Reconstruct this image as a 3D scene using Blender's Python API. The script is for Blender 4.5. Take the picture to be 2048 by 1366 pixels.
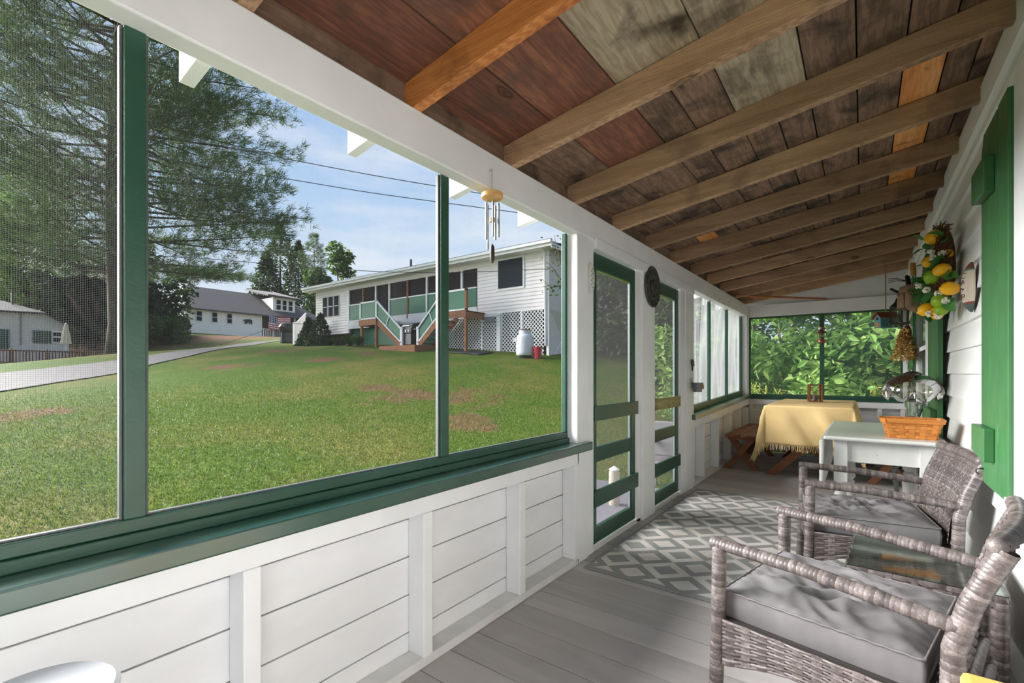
import bpy, bmesh, math, random
import numpy as np
from mathutils import Vector, Matrix, noise

random.seed(11)
rng = np.random.default_rng(5)
for o in list(bpy.data.objects):
    bpy.data.objects.remove(o, do_unlink=True)
scene = bpy.context.scene
COL = scene.collection
PI = math.pi

# ------------------------------------------------------------------ camera
FPX, CXP, CYP, CAMH = 945.0, 1024.0, 747.0, 1.17
YAW = math.atan(701.0 / FPX)
cam_d = bpy.data.cameras.new('camera')
cam_d.sensor_fit = 'HORIZONTAL'; cam_d.sensor_width = 36.0
cam_d.lens = 36.0 * FPX / 2048.0
cam_d.shift_y = (CYP - 683.0) / 2048.0
cam_d.clip_start = 0.03; cam_d.clip_end = 600
cam = bpy.data.objects.new('camera', cam_d); COL.objects.link(cam)
cam.location = (0, 0, CAMH); cam.rotation_euler = (PI / 2, 0, YAW)
scene.camera = cam

# ------------------------------------------------------------------ sky, sun, exposure
def S(r, g, b):
    def l(c):
        c /= 255.0
        return c / 12.92 if c <= 0.04045 else ((c + 0.055) / 1.055) ** 2.4
    return (l(r), l(g), l(b), 1.0)

world = bpy.data.worlds.new('sky'); scene.world = world; world.use_nodes = True
nt = world.node_tree; N = nt.nodes; L = nt.links; N.clear()
wo = N.new('ShaderNodeOutputWorld'); bg = N.new('ShaderNodeBackground')
tc = N.new('ShaderNodeTexCoord'); sep = N.new('ShaderNodeSeparateXYZ')
L.new(tc.outputs['Generated'], sep.inputs[0])
rmp = N.new('ShaderNodeValToRGB')
rmp.color_ramp.elements[0].position = 0.0; rmp.color_ramp.elements[0].color = S(228, 238, 248)
rmp.color_ramp.elements[1].position = 0.75; rmp.color_ramp.elements[1].color = S(104, 162, 232)
e = rmp.color_ramp.elements.new(0.28); e.color = S(190, 217, 246)
L.new(sep.outputs['Z'], rmp.inputs[0])
mp = N.new('ShaderNodeMapping'); mp.inputs['Scale'].default_value = (1.6, 1.6, 7.0)
mp.inputs['Rotation'].default_value = (0.12, 0.1, 0.4)
L.new(tc.outputs['Generated'], mp.inputs[0])
cn = N.new('ShaderNodeTexNoise'); cn.inputs['Scale'].default_value = 2.2
cn.inputs['Detail'].default_value = 6; cn.inputs['Roughness'].default_value = 0.6
L.new(mp.outputs[0], cn.inputs[0])
cr = N.new('ShaderNodeValToRGB')
cr.color_ramp.elements[0].position = 0.42; cr.color_ramp.elements[0].color = (0, 0, 0, 1)
cr.color_ramp.elements[1].position = 0.78; cr.color_ramp.elements[1].color = (0.75, 0.75, 0.75, 1)
L.new(cn.outputs[0], cr.inputs[0])
mx = N.new('ShaderNodeMix'); mx.data_type = 'RGBA'
L.new(cr.outputs[0], mx.inputs[0]); L.new(rmp.outputs[0], mx.inputs[6]); mx.inputs[7].default_value = S(246, 248, 250)
L.new(mx.outputs[2], bg.inputs[0]); bg.inputs[1].default_value = 0.285
L.new(bg.outputs[0], wo.inputs[0])

sun_d = bpy.data.lights.new('sun', 'SUN'); sun_d.energy = 7.0; sun_d.angle = math.radians(50)
sun_d.color = (1.0, 0.985, 0.965)
sun = bpy.data.objects.new('sun', sun_d); COL.objects.link(sun)
_sd = Vector((-0.80, -0.27, 0.37)).normalized()          # direction towards the sun
sun.rotation_euler = (-_sd).to_track_quat('-Z', 'Y').to_euler()

scene.view_settings.view_transform = 'Standard'
scene.view_settings.look = 'None'
scene.view_settings.exposure = 1.85
scene.view_settings.gamma = 1.0
scene.view_settings.use_curve_mapping = False

# ------------------------------------------------------------------ photo pixel -> place
_s, _c = math.sin(YAW), math.cos(YAW)
def ray(u, v):
    a = (u - CXP) / FPX; b = (CYP - v) / FPX
    return Vector((-_s + a * _c, _c + a * _s, b))
CAMP = Vector((0, 0, CAMH))
def onx(u, v, x): d = ray(u, v); return CAMP + d * (x / d.x)
def ony(u, v, y): d = ray(u, v); return CAMP + d * (y / d.y)
def onz(u, v, z): d = ray(u, v); return CAMP + d * ((z - CAMH) / d.z)
def atd(u, v, t): return CAMP + ray(u, v) * t

# ------------------------------------------------------------------ mesh helpers
class MB:
    def __init__(s): s.v = []; s.f = []; s.m = []; s.cur = 0
    def add(s, vs, fs):
        n = len(s.v); s.v.extend([tuple(p) for p in vs])
        s.f.extend([tuple(i + n for i in f) for f in fs]); s.m.extend([s.cur] * len(fs))
        return s
    def box(s, x0, x1, y0, y1, z0, z1):
        vs = [(x0,y0,z0),(x1,y0,z0),(x1,y1,z0),(x0,y1,z0),(x0,y0,z1),(x1,y0,z1),(x1,y1,z1),(x0,y1,z1)]
        return s.add(vs, [(0,3,2,1),(4,5,6,7),(0,1,5,4),(1,2,6,5),(2,3,7,6),(3,0,4,7)])
    def bar(s, p0, p1, w, h, up=(0,0,1)):
        p0 = Vector(p0); p1 = Vector(p1); d = (p1 - p0).normalized(); up = Vector(up)
        sd = d.cross(up)
        if sd.length < 1e-5: sd = d.cross(Vector((1,0,0)))
        sd.normalize(); u = sd.cross(d).normalized()
        vs = []
        for p in (p0, p1):
            for a, b in ((-1,-1),(1,-1),(1,1),(-1,1)):
                vs.append(p + sd * (a * w / 2) + u * (b * h / 2))
        return s.add(vs, [(3,2,1,0),(4,5,6,7),(0,1,5,4),(1,2,6,5),(2,3,7,6),(3,0,4,7)])
    def tube(s, pts, r, n=8, cap=True, squash=1.0):
        pts = [Vector(p) for p in pts]; k = len(pts)
        rs = r if isinstance(r, (list, tuple, np.ndarray)) else [r] * k
        t0 = (pts[1] - pts[0]).normalized()
        up = Vector((0,0,1)) if abs(t0.z) < 0.9 else Vector((1,0,0))
        sd = t0.cross(up).normalized(); vs = []
        for i in range(k):
            t = (pts[min(i+1,k-1)] - pts[max(i-1,0)]).normalized()
            sd = (sd - t * sd.dot(t)).normalized(); u = sd.cross(t)
            for j in range(n):
                a = 2 * PI * j / n + PI / n
                vs.append(pts[i] + sd * (math.cos(a) * rs[i]) + u * (math.sin(a) * rs[i] * squash))
        fs = [(i*n+j, i*n+(j+1)%n, (i+1)*n+(j+1)%n, (i+1)*n+j) for i in range(k-1) for j in range(n)]
        if cap: fs += [tuple(range(n))[::-1], tuple((k-1)*n + j for j in range(n))]
        return s.add(vs, fs)
    def lathe(s, prof, n=20, M=None, cap=True):
        M = M or Matrix.Identity(4); vs = []
        for r, z in prof:
            for j in range(n):
                a = 2 * PI * j / n
                vs.append(M @ Vector((r * math.cos(a), r * math.sin(a), z)))
        k = len(prof)
        fs = [(i*n+j, i*n+(j+1)%n, (i+1)*n+(j+1)%n, (i+1)*n+j) for i in range(k-1) for j in range(n)]
        if cap: fs += [tuple(range(n))[::-1], tuple((k-1)*n + j for j in range(n))]
        return s.add(vs, fs)
    def ell(s, c, r, n=12, m=8, M=None):
        M = M or Matrix.Identity(3); c = Vector(c)
        if not isinstance(r, (tuple, list)): r = (r, r, r)
        vs = []; 
        for i in range(m + 1):
            p = PI * i / m
            for j in range(n):
                a = 2 * PI * j / n
                vs.append(c + M @ Vector((r[0]*math.sin(p)*math.cos(a), r[1]*math.sin(p)*math.sin(a), r[2]*math.cos(p))))
        fs = [(i*n+j, (i+1)*n+j, (i+1)*n+(j+1)%n, i*n+(j+1)%n) for i in range(m) for j in range(n)]
        return s.add(vs, fs)
    def prism(s, poly, M, h):
        """poly in local xy, thickness h along local z, placed by matrix M"""
        k = len(poly)
        vs = [M @ Vector((x, y, 0)) for x, y in poly] + [M @ Vector((x, y, h)) for x, y in poly]
        fs = [tuple(range(k))[::-1], tuple(range(k, 2*k))] + [(i, (i+1)%k, k+(i+1)%k, k+i) for i in range(k)]
        return s.add(vs, fs)
    def grid(s, P, closed_u=False):
        nu = len(P); nv = len(P[0]); vs = [p for row in P for p in row]
        fs = [(i*nv+j, (i+1)*nv+j, (i+1)*nv+j+1, i*nv+j+1) for i in range(nu-1) for j in range(nv-1)]
        if closed_u: fs += [((nu-1)*nv+j, j, j+1, (nu-1)*nv+j+1) for j in range(nv-1)]
        return s.add(vs, fs)
    def mesh(s, name, mats, smooth=None):
        me = bpy.data.meshes.new(name); me.from_pydata(s.v, [], s.f)
        if not isinstance(mats, (list, tuple)): mats = [mats]
        for m in mats: me.materials.append(m)
        if len(mats) > 1: me.polygons.foreach_set('material_index', s.m)
        me.update()
        if smooth:
            me.shade_smooth()
            if smooth < 3.1: me.set_sharp_from_angle(angle=smooth)
        return me
    def build(s, name, mats, parent=None, smooth=None, bevel=None, loc=None, kind=None, label=None):
        return ob(name, s.mesh(name, mats, smooth), parent, bevel, loc, kind, label)

def ob(name, me, parent=None, bevel=None, loc=None, kind=None, label=None):
    o = bpy.data.objects.new(name, me); COL.objects.link(o)
    if parent: o.parent = parent
    if loc is not None: o.location = loc
    if bevel:
        b = o.modifiers.new('bevel', 'BEVEL'); b.width = bevel; b.segments = 2; b.limit_method = 'ANGLE'
    if kind: o['kind'] = kind
    if label: o['label'] = label
    return o
def thing(name, label, cat, loc=(0,0,0), rotz=0, group=None):
    o = bpy.data.objects.new(name, None); COL.objects.link(o)
    o.empty_display_size = 0.1
    o.location = loc; o.rotation_euler = (0, 0, rotz); tag(o, label, cat, group); return o
def tag(o, label, cat, group=None, kind=None):
    o['label'] = label; o['category'] = cat
    if group: o['group'] = group
    if kind: o['kind'] = kind
    return o
def struct(name, label=None, cat=None):
    o = bpy.data.objects.new(name, None); COL.objects.link(o); o['kind'] = 'structure'
    o.empty_display_size = 0.1
    if label: o['label'] = label
    if cat: o['category'] = cat
    return o
def dup(root, loc, rotz=None, label=None):
    r = root.copy(); COL.objects.link(r); r.location = loc
    if rotz is not None: r.rotation_euler = (0, 0, rotz)
    if label: r['label'] = label
    for ch in root.children:
        c = ch.copy(); COL.objects.link(c); c.parent = r
        for g in ch.children:
            d = g.copy(); COL.objects.link(d); d.parent = c
    return r
def npmesh(name, V, Fq, mat, smooth=False):
    me = bpy.data.meshes.new(name)
    me.from_pydata(V.tolist() if isinstance(V, np.ndarray) else V, [], Fq.tolist() if isinstance(Fq, np.ndarray) else Fq)
    me.materials.append(mat); me.update()
    if smooth: me.shade_smooth()
    return me

# ------------------------------------------------------------------ materials
class NT:
    def __init__(s, name):
        s.m = bpy.data.materials.new(name); s.m.use_nodes = True
        s.t = s.m.node_tree; s.b = s.t.nodes['Principled BSDF']; s.out = s.t.nodes['Material Output']
    def n(s, typ, **kw):
        x = s.t.nodes.new(typ)
        for k, v in kw.items(): setattr(x, k, v)
        return x
    def l(s, a, b): s.t.links.new(a, b)
    def math(s, op, a, b=None, c=None):
        x = s.n('ShaderNodeMath', operation=op)
        for i, q in enumerate((a, b, c)):
            if q is None: continue
            if isinstance(q, (int, float)): x.inputs[i].default_value = q
            else: s.l(q, x.inputs[i])
        return x.outputs[0]
    def coords(s, scale=(1,1,1), rnd=True):
        tc = s.n('ShaderNodeTexCoord'); mp = s.n('ShaderNodeMapping')
        s.l(tc.outputs['Object'], mp.inputs[0]); mp.inputs['Scale'].default_value = scale
        if rnd:
            oi = s.n('ShaderNodeObjectInfo'); mu = s.math('MULTIPLY', oi.outputs['Random'], 37.0)
            cb = s.n('ShaderNodeCombineXYZ')
            for i in range(3): s.l(mu, cb.inputs[i])
            s.l(cb.outputs[0], mp.inputs['Location'])
        return mp.outputs[0]
    def noise(s, vec, scale=5, detail=4, rough=0.55, dist=0.0):
        x = s.n('ShaderNodeTexNoise'); x.inputs['Scale'].default_value = scale
        x.inputs['Detail'].default_value = detail; x.inputs['Roughness'].default_value = rough
        x.inputs['Distortion'].default_value = dist
        s.l(vec, x.inputs[0]); return x.outputs[0]
    def ramp(s, fac, stops):
        x = s.n('ShaderNodeValToRGB'); cr = x.color_ramp
        while len(cr.elements) < len(stops): cr.elements.new(0.5)
        for e, (p, c) in zip(cr.elements, stops): e.position = p; e.color = c
        s.l(fac, x.inputs[0]); return x.outputs[0]
    def mix(s, fac, a, b, blend='MIX'):
        x = s.n('ShaderNodeMix', data_type='RGBA', blend_type=blend)
        for i, q in ((0, fac), (6, a), (7, b)):
            if isinstance(q, (int, float)): x.inputs[i].default_value = q
            elif isinstance(q, tuple): x.inputs[i].default_value = q
            else: s.l(q, x.inputs[i])
        return x.outputs[2]
    def bump(s, h, strength=0.3, dist=0.01):
        x = s.n('ShaderNodeBump'); x.inputs['Strength'].default_value = strength; x.inputs['Distance'].default_value = dist
        s.l(h, x.inputs['Height']); s.l(x.outputs[0], s.b.inputs['Normal'])
    def set(s, color=None, rough=None, metal=None, spec=None):
        if color is not None:
            if isinstance(color, tuple): s.b.inputs['Base Color'].default_value = color
            else: s.l(color, s.b.inputs['Base Color'])
        if rough is not None:
            if isinstance(rough, (int, float)): s.b.inputs['Roughness'].default_value = rough
            else: s.l(rough, s.b.inputs['Roughness'])
        if metal is not None: s.b.inputs['Metallic'].default_value = metal
        if spec is not None: s.b.inputs['Specular IOR Level'].default_value = spec
        return s.m

def paint(name, c, var=0.06, rough=0.5, scale=(1,1,1), ns=6, bump=0.15, worn=None, wornamt=0.68, spec=0.4):
    t = NT(name); vec = t.coords(scale)
    f = t.noise(vec, ns, 5)
    c2 = tuple(max(0, x * (1 - 3 * var)) for x in c[:3]) + (1,)
    col = t.ramp(f, [(0.25, c2), (0.62, c)])
    if worn:
        f2 = t.noise(vec, ns * 3.1, 6, 0.7)
        col = t.mix(t.ramp(f2, [(wornamt, (0,0,0,1)), (wornamt + 0.03, (1,1,1,1))]), col, worn)
    if bump: t.bump(t.noise(vec, ns * 8, 4), bump, 0.003)
    return t.set(col, rough, spec=spec)

def wood(name, stops, axis=0, grain=24, rough=0.65, stain=None, stain_scale=1.6, stain_rng=(0.5, 0.7), bump=0.35, ring=True, spec=0.35, knots=None):
    """stretched grain along the given object axis, knots-like bands, optional stains"""
    t = NT(name); sc = [grain * 1.0] * 3; sc[axis] = grain / 14.0
    vec = t.coords(tuple(sc))
    f = t.noise(vec, 1.0, 6, 0.62, 0.6)
    sc2 = [7.0] * 3; sc2[axis] = 0.9
    v2 = t.coords(tuple(sc2)); g = t.noise(v2, 1.0, 3, 0.5, 1.2)
    fac = t.math('ADD', t.math('MULTIPLY', f, 0.55), t.math('MULTIPLY', g, 0.45))
    if ring:
        w = t.n('ShaderNodeTexWave', wave_type='BANDS', bands_direction='Z' if axis != 2 else 'X'); w.inputs['Scale'].default_value = 6
        w.inputs['Distortion'].default_value = 9; w.inputs['Detail'].default_value = 3; w.inputs['Detail Scale'].default_value = 1.2
        t.l(v2, w.inputs[0])
        fac = t.math('ADD', t.math('MULTIPLY', fac, 0.86), t.math('MULTIPLY', w.outputs[0], 0.14))
    col = t.ramp(fac, stops)
    if stain:
        v3 = t.coords((stain_scale, stain_scale, stain_scale)); h = t.noise(v3, 1.6, 5, 0.6, 0.4)
        col = t.mix(t.ramp(h, [(stain_rng[0], (0,0,0,1)), (stain_rng[1], (1,1,1,1))]), col, stain)
    if knots:
        ks = [3.6] * 3; ks[axis] = 1.5; kv = t.n('ShaderNodeTexVoronoi'); kv.inputs['Scale'].default_value = 1.0; t.l(t.coords(tuple(ks)), kv.inputs[0])
        kf = t.math('ADD', kv.outputs['Distance'], t.math('MULTIPLY', t.math('SUBTRACT', f, 0.5), 0.12))
        col = t.mix(t.ramp(kf, [(0.0, (.9, .9, .9, 1)), (0.045, (.35, .35, .35, 1)), (0.06, (.8, .8, .8, 1)), (0.10, (0, 0, 0, 1))]), col, knots)
    oi = t.n('ShaderNodeObjectInfo')
    hs = t.n('ShaderNodeHueSaturation'); t.l(col, hs.inputs['Color'])
    t.l(t.math('ADD', t.math('MULTIPLY', oi.outputs['Random'], 0.35), 0.82), hs.inputs['Value'])
    if bump: t.bump(fac, bump, 0.004)
    return t.set(hs.outputs[0], rough, spec=spec)

def plain(name, c, rough=0.5, metal=0.0, spec=0.5, var=0.0, ns=12):
    t = NT(name)
    if var:
        f = t.noise(t.coords(), ns, 4)
        c2 = tuple(x * (1 - var) for x in c[:3]) + (1,)
        return t.set(t.ramp(f, [(0.3, c2), (0.7, c)]), rough, metal, spec)
    return t.set(c, rough, metal, spec)

def leafmat(name, c1, c2, c3=None, trans=0.35):
    t = NT(name); g = t.n('ShaderNodeNewGeometry')
    f = g.outputs['Random Per Island']
    st = [(0.0, c1), (1.0, c2)] if c3 is None else [(0.0, c1), (0.6, c2), (1.0, c3)]
    col = t.ramp(f, st); t.set(col, 0.5, spec=0.3)
    tr = t.n('ShaderNodeBsdfTranslucent'); t.l(col, tr.inputs[0])
    mxs = t.n('ShaderNodeMixShader'); mxs.inputs[0].default_value = trans
    t.l(t.b.outputs[0], mxs.inputs[1]); t.l(tr.outputs[0], mxs.inputs[2]); t.l(mxs.outputs[0], t.out.inputs[0])
    return t.m

def glassy(name, tint=(0.85, 0.95, 0.9, 1), clear=0.85, rough=0.03, fres=0.9):
    t = NT(name); tr = t.n('ShaderNodeBsdfTransparent'); tr.inputs[0].default_value = tint
    gl = t.n('ShaderNodeBsdfGlossy'); gl.inputs['Roughness'].default_value = rough
    fr = t.n('ShaderNodeFresnel'); fr.inputs[0].default_value = 1.5
    fac = t.math('ADD', t.math('MULTIPLY', fr.outputs[0], fres), 1.0 - clear)
    mxs = t.n('ShaderNodeMixShader'); t.l(fac, mxs.inputs[0])
    t.l(tr.outputs[0], mxs.inputs[1]); t.l(gl.outputs[0], mxs.inputs[2]); t.l(mxs.outputs[0], t.out.inputs[0])
    return t.m

def screenmat(name, opac=0.16, col=(0.35, 0.36, 0.36, 1), pitch=0.0042, dirt=0.12, tint=(1, 1, 1, 1)):
    """insect screen in an x=const plane: woven threads, open between them, some dusty smears"""
    t = NT(name); tc = t.n('ShaderNodeTexCoord'); sp = t.n('ShaderNodeSeparateXYZ'); t.l(tc.outputs['Object'], sp.inputs[0])
    def line(o):
        fr = t.math('FRACT', t.math('MULTIPLY', o, 1.0 / pitch))
        return t.math('LESS_THAN', fr, opac * 0.75)
    th = t.math('MAXIMUM', line(sp.outputs[1]), line(sp.outputs[2]))
    mp = t.n('ShaderNodeMapping'); mp.inputs['Scale'].default_value = (1, 5, 1.6); t.l(tc.outputs['Object'], mp.inputs[0])
    d = t.noise(mp.outputs[0], 2.3, 6, 0.68)
    dd = t.ramp(d, [(0.5, (0,0,0,1)), (0.85, (dirt * 2.5,) * 3 + (1,))])
    fac = t.math('MINIMUM', t.math('ADD', t.math('MULTIPLY', th, 0.8), t.math('ADD', dd, dirt * 0.25)), 0.95)
    df = t.n('ShaderNodeBsdfDiffuse'); df.inputs[0].default_value = col
    tl = t.n('ShaderNodeBsdfTranslucent'); tl.inputs[0].default_value = col
    ad = t.n('ShaderNodeMixShader'); ad.inputs[0].default_value = 0.5; t.l(df.outputs[0], ad.inputs[1]); t.l(tl.outputs[0], ad.inputs[2])
    tr = t.n('ShaderNodeBsdfTransparent'); tr.inputs[0].default_value = tint
    mxs = t.n('ShaderNodeMixShader'); t.l(fac, mxs.inputs[0]); t.l(tr.outputs[0], mxs.inputs[1]); t.l(ad.outputs[0], mxs.inputs[2])
    t.l(mxs.outputs[0], t.out.inputs[0]); return t.m

M = {}
M['white'] = paint('white_paint', (0.865, 0.868, 0.88, 1), 0.035, 0.45, (1, 1, 1), 3.0, 0.10)
M['white_board'] = paint('white_board_paint', (0.845, 0.848, 0.862, 1), 0.04, 0.5, (1, 0.4, 1), 5.0, 0.12, S(120, 105, 90), 0.83)
M['white_worn'] = paint('white_worn_paint', (0.74, 0.735, 0.72, 1), 0.05, 0.5, (1, 1, 1), 7.0, 0.2, S(110, 95, 80), 0.72)
M['siding'] = paint('siding_paint', (0.88, 0.89, 0.88, 1), 0.03, 0.42, (1, 0.3, 1), 4.0, 0.12)
M['green'] = paint('dark_green_paint', S(40, 80, 64), 0.08, 0.32, (2, 1, 2), 7.0, 0.18, spec=0.5)
M['green_trim'] = paint('shutter_green_paint', S(56, 106, 62), 0.06, 0.42, (2, 2, 1), 6.0, 0.2, S(190, 200, 180), 0.80)
M['alu'] = plain('aluminium_strip', S(176, 182, 184), 0.35, 0.7)
M['spline'] = plain('screen_spline', S(92, 96, 96), 0.5, 0.2)
_g = NT('glossy_green_sill'); _f = _g.noise(_g.coords((2, 1, 2)), 7, 5)
M['green_sill'] = _g.set(_g.ramp(_f, [(0.25, S(32, 66, 54)), (0.62, S(40, 80, 64))]), 0.3, spec=0.8)
_g.b.inputs['Coat Weight'].default_value = 1.0; _g.b.inputs['Coat Roughness'].default_value = 0.22
M['floor'] = wood('grey_floor_paint', [(0.3, S(168, 164, 161)), (0.7, S(186, 182, 179))], 0, 20, 0.42, S(154, 149, 146), 1.2, (0.55, 0.8), 0.12, False)
M['subfloor'] = plain('red_brown_subfloor', S(92, 52, 42), 0.8)
M['rafter'] = wood('rafter_wood', [(0.25, S(112, 88, 68)), (0.5, S(172, 138, 108)), (0.75, S(208, 174, 140))], 0, 22, 0.7, S(112, 90, 76), 1.1, (0.55, 0.72), 0.35, knots=S(70, 48, 34))
M['rafter_lit'] = wood('orange_lit_rafter_wood', [(0.25, S(150, 84, 46)), (0.5, S(210, 134, 74)), (0.75, S(244, 184, 118))], 0, 22, 0.6, S(110, 58, 34), 1.0, (0.55, 0.72), 0.3, knots=S(104, 56, 30))  # same rafter wood with the orange bounced light put into its colour
M['roof_dark'] = wood('dark_roof_board', [(0.22, S(76, 61, 51)), (0.5, S(128, 103, 86)), (0.78, S(172, 140, 114))], 1, 20, 0.75, S(50, 43, 40), 2.3, (0.48, 0.68), 0.4, knots=S(42, 34, 30))
M['roof_grey'] = wood('grey_roof_board', [(0.22, S(124, 111, 91)), (0.5, S(182, 166, 140)), (0.78, S(216, 204, 180))], 1, 20, 0.75, S(70, 58, 46), 2.1, (0.52, 0.72), 0.4, knots=S(84, 70, 56))
M['roof_red'] = wood('red_roof_board', [(0.22, S(84, 58, 48)), (0.5, S(124, 82, 65)), (0.78, S(168, 112, 84))], 1, 20, 0.7, S(86, 68, 60), 1.9, (0.5, 0.7), 0.35, knots=S(60, 34, 28))
M['roof_orange'] = wood('orange_plywood', [(0.25, S(196, 120, 60)), (0.5, S(224, 156, 92)), (0.75, S(240, 190, 130))], 1, 9, 0.6, S(150, 86, 44), 5.0, (0.6, 0.72), 0.2)
M['black'] = plain('black_metal', S(30, 32, 32), 0.45)
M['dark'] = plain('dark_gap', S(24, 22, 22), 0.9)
M['screen'] = screenmat('porch_screen', 0.16, (0.07, 0.07, 0.073, 1), 0.0042, 0.03)
M['screen_fine'] = screenmat('porch_screen_fine', 0.05, (0.08, 0.082, 0.085, 1), 0.003, 0.03)
M['screen_dark'] = screenmat('door_screen', 0.34, (0.07, 0.07, 0.068, 1), 0.003, 0.03, (0.72, 0.72, 0.70, 1))
# ================================================================== the porch shell
XL, XR, Y0, Y1 = -1.40, 0.47, -1.40, 8.00
ZB, ZBT = 2.035, 2.205                      # beam underside / top
RS = 0.152                                  # roof slope per metre in x
def zroof(x): return ZBT + RS * (x - XL)    # rafter underside
PW = 0.1715

# floor
floor = MB().box(-1.56, XR + 0.02, Y0, Y1 + 0.1, -0.12, -0.033).build('floor', M['subfloor'], kind='structure')
floor['label'] = 'grey painted wooden porch floor of boards laid across'
pl = MB().box(-1.02, 1.0, -PW / 2 + 0.0025, PW / 2 - 0.0025, -0.032, 0.0).mesh('floor_plank', M['floor'])
y = 1.2816 - PW / 2 - 16 * PW; k = 0
while y < Y1 + 0.02:
    o = ob('floor_plank', pl, floor, 0.0025, (XL + 0.88, y, random.uniform(-0.0012, 0.0006))); y += PW

# ---- left wall
wl = struct('wall_left', 'white board and stud knee wall under the screened windows')
def P(mb, name, mat, parent=wl, bevel=0.004, **kw): return mb.build(name, mat, parent, bevel=bevel, **kw)
SECT = ((Y0, 2.58), (5.03, 8.1))
seams = (0.0, 0.112, 0.266, 0.421, 0.576, 0.70)
for a, b in SECT:
    for z0, z1 in zip(seams[:-1], seams[1:]):
        P(MB().box(-1.515, -1.49, a, b, z0 + 0.0025, z1 - 0.0025), 'wall_board', M['white_board'], bevel=0.002)
    P(MB().box(-1.53, -1.516, a, b, 0, 0.7), 'wall_backing', M['dark'], bevel=None)
    P(MB().box(-1.49, XL, a, b, 0.0, 0.038), 'base_plate', M['white_worn'])
st = MB().box(-1.489, XL + 0.001, 0, 0.05, 0.038, 0.612).mesh('stud', M['white'])
for ys in (-0.74, -0.06, 0.618, 1.298, 1.955, 2.53):
    ob('stud', st, wl, 0.004, (0, ys, 0))
st2 = MB().box(-1.489, XL + 0.001, 0, 0.05, 0.038, 0.66).mesh('stud', M['white'])
for ys in (5.03, 5.42, 6.08, 6.72, 7.36, 7.93): ob('stud', st2, wl, 0.004, (0, ys, 0))
P(MB().box(-1.515, -1.49, 5.03, 8.1, 0.7025, 0.80), 'wall_board', M['white_board'], bevel=0.002)
P(MB().box(-1.53, -1.516, 5.03, 8.1, 0.70, 0.82), 'wall_backing', M['dark'], bevel=None)
P(MB().box(-1.489, XL, Y0, 2.58, 0.612, 0.69), 'sill_apron', M['white'])
P(MB().box(-1.52, -1.36, Y0, 2.69, 0.69, 0.742), 'window_sill', M['green_sill'], bevel=0.006)
SZ = lambda yy: 0.70 + (yy - 5.03) * 0.034       # the far sill creeps up along the old wall
P(MB().bar((-1.445, 5.03, SZ(5.03) - 0.052), (-1.445, 8.0, SZ(8.0) - 0.052), 0.09, 0.10), 'sill_apron', M['white'])
P(MB().bar((-1.44, 4.96, SZ(4.96) + 0.024), (-1.44, 8.0, SZ(8.0) + 0.024), 0.16, 0.05), 'window_sill', M['green_sill'], bevel=0.006)
# beam, posts, door trim
P(MB().box(-1.476, XL, Y0, Y1, ZB, ZBT), 'header_beam', M['white'], bevel=0.006)
P(MB().box(-1.475, XL + 0.012, 2.80, 5.03, 1.985, ZB + 0.02), 'door_header_trim', M['white'])
P(MB().box(-1.50, XL, 2.56, 2.70, 0.0, ZB), 'post', M['white'], bevel=0.006)
P(MB().box(-1.47, XL - 0.012, 2.70, 2.80, 0.0, ZB), 'door_jamb', M['white'])
P(MB().box(-1.48, XL - 0.02, 3.55, 3.63, 0.0, ZB), 'door_jamb', M['white'])
P(MB().box(-1.48, XL, 3.63, 3.905, 0.0, ZB), 'post', M['white'], bevel=0.006)
P(MB().box(-1.47, XL - 0.005, 4.63, 4.76, 0.0, ZB), 'door_jamb', M['white'])
P(MB().box(-1.48, XL + 0.004, 4.76, 5.03, 0.0, ZB), 'post', M['white'], bevel=0.006)
P(MB().box(-1.53, XL, 7.84, 8.08, 0.75, ZB), 'post', M['white'], bevel=0.006)
P(MB().box(-1.56, -1.42, 2.80, 4.63, -0.03, 0.028), 'door_threshold', M['white_worn'])

# ---- window_1: the long screened opening
w1 = struct('window_1', 'long screened opening in dark green frame beside the lawn')
def W(mb, name, mat, parent, bevel=0.003, **kw): return mb.build(name, mat, parent, bevel=bevel, **kw)
W(MB().box(-1.50, -1.455, Y0, 2.56, 0.742, 0.772), 'bottom_stop', M['green'], w1)
W(MB().box(-1.505, -1.468, Y0, 2.56, 0.772, 0.806), 'bottom_rail', M['green'], w1)
for a, b in ((0.367, 0.413), (1.462, 1.51)):
    W(MB().box(-1.50, -1.466, a, b, 0.806, ZB), 'mullion', M['green'], w1)
for a, sgn in ((0.367, -1), (0.413, 1), (1.462, -1), (1.51, 1), (2.56, -1)):
    W(MB().box(-1.494, -1.478, min(a, a + sgn * 0.007), max(a, a + sgn * 0.007), 0.806, ZB), 'spline_strip', M['spline'], w1, 0.0015)
W(MB().box(-1.50, -1.47, 2.535, 2.56, 0.806, ZB), 'stile', M['green'], w1)
W(MB().box(-1.494, -1.479, Y0, 2.54, 0.806, 0.811), 'spline_strip', M['spline'], w1, 0.001)
for a, b, m in ((Y0, 0.367, 'screen'), (0.413, 1.462, 'screen_fine'), (1.51, 2.535, 'screen_fine')):
    W(MB().add([(-1.487, a, 0.806), (-1.487, b, 0.806), (-1.487, b, ZB), (-1.487, a, ZB)], [(0, 1, 2, 3)]), 'screen', M[m], w1, None)

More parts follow.
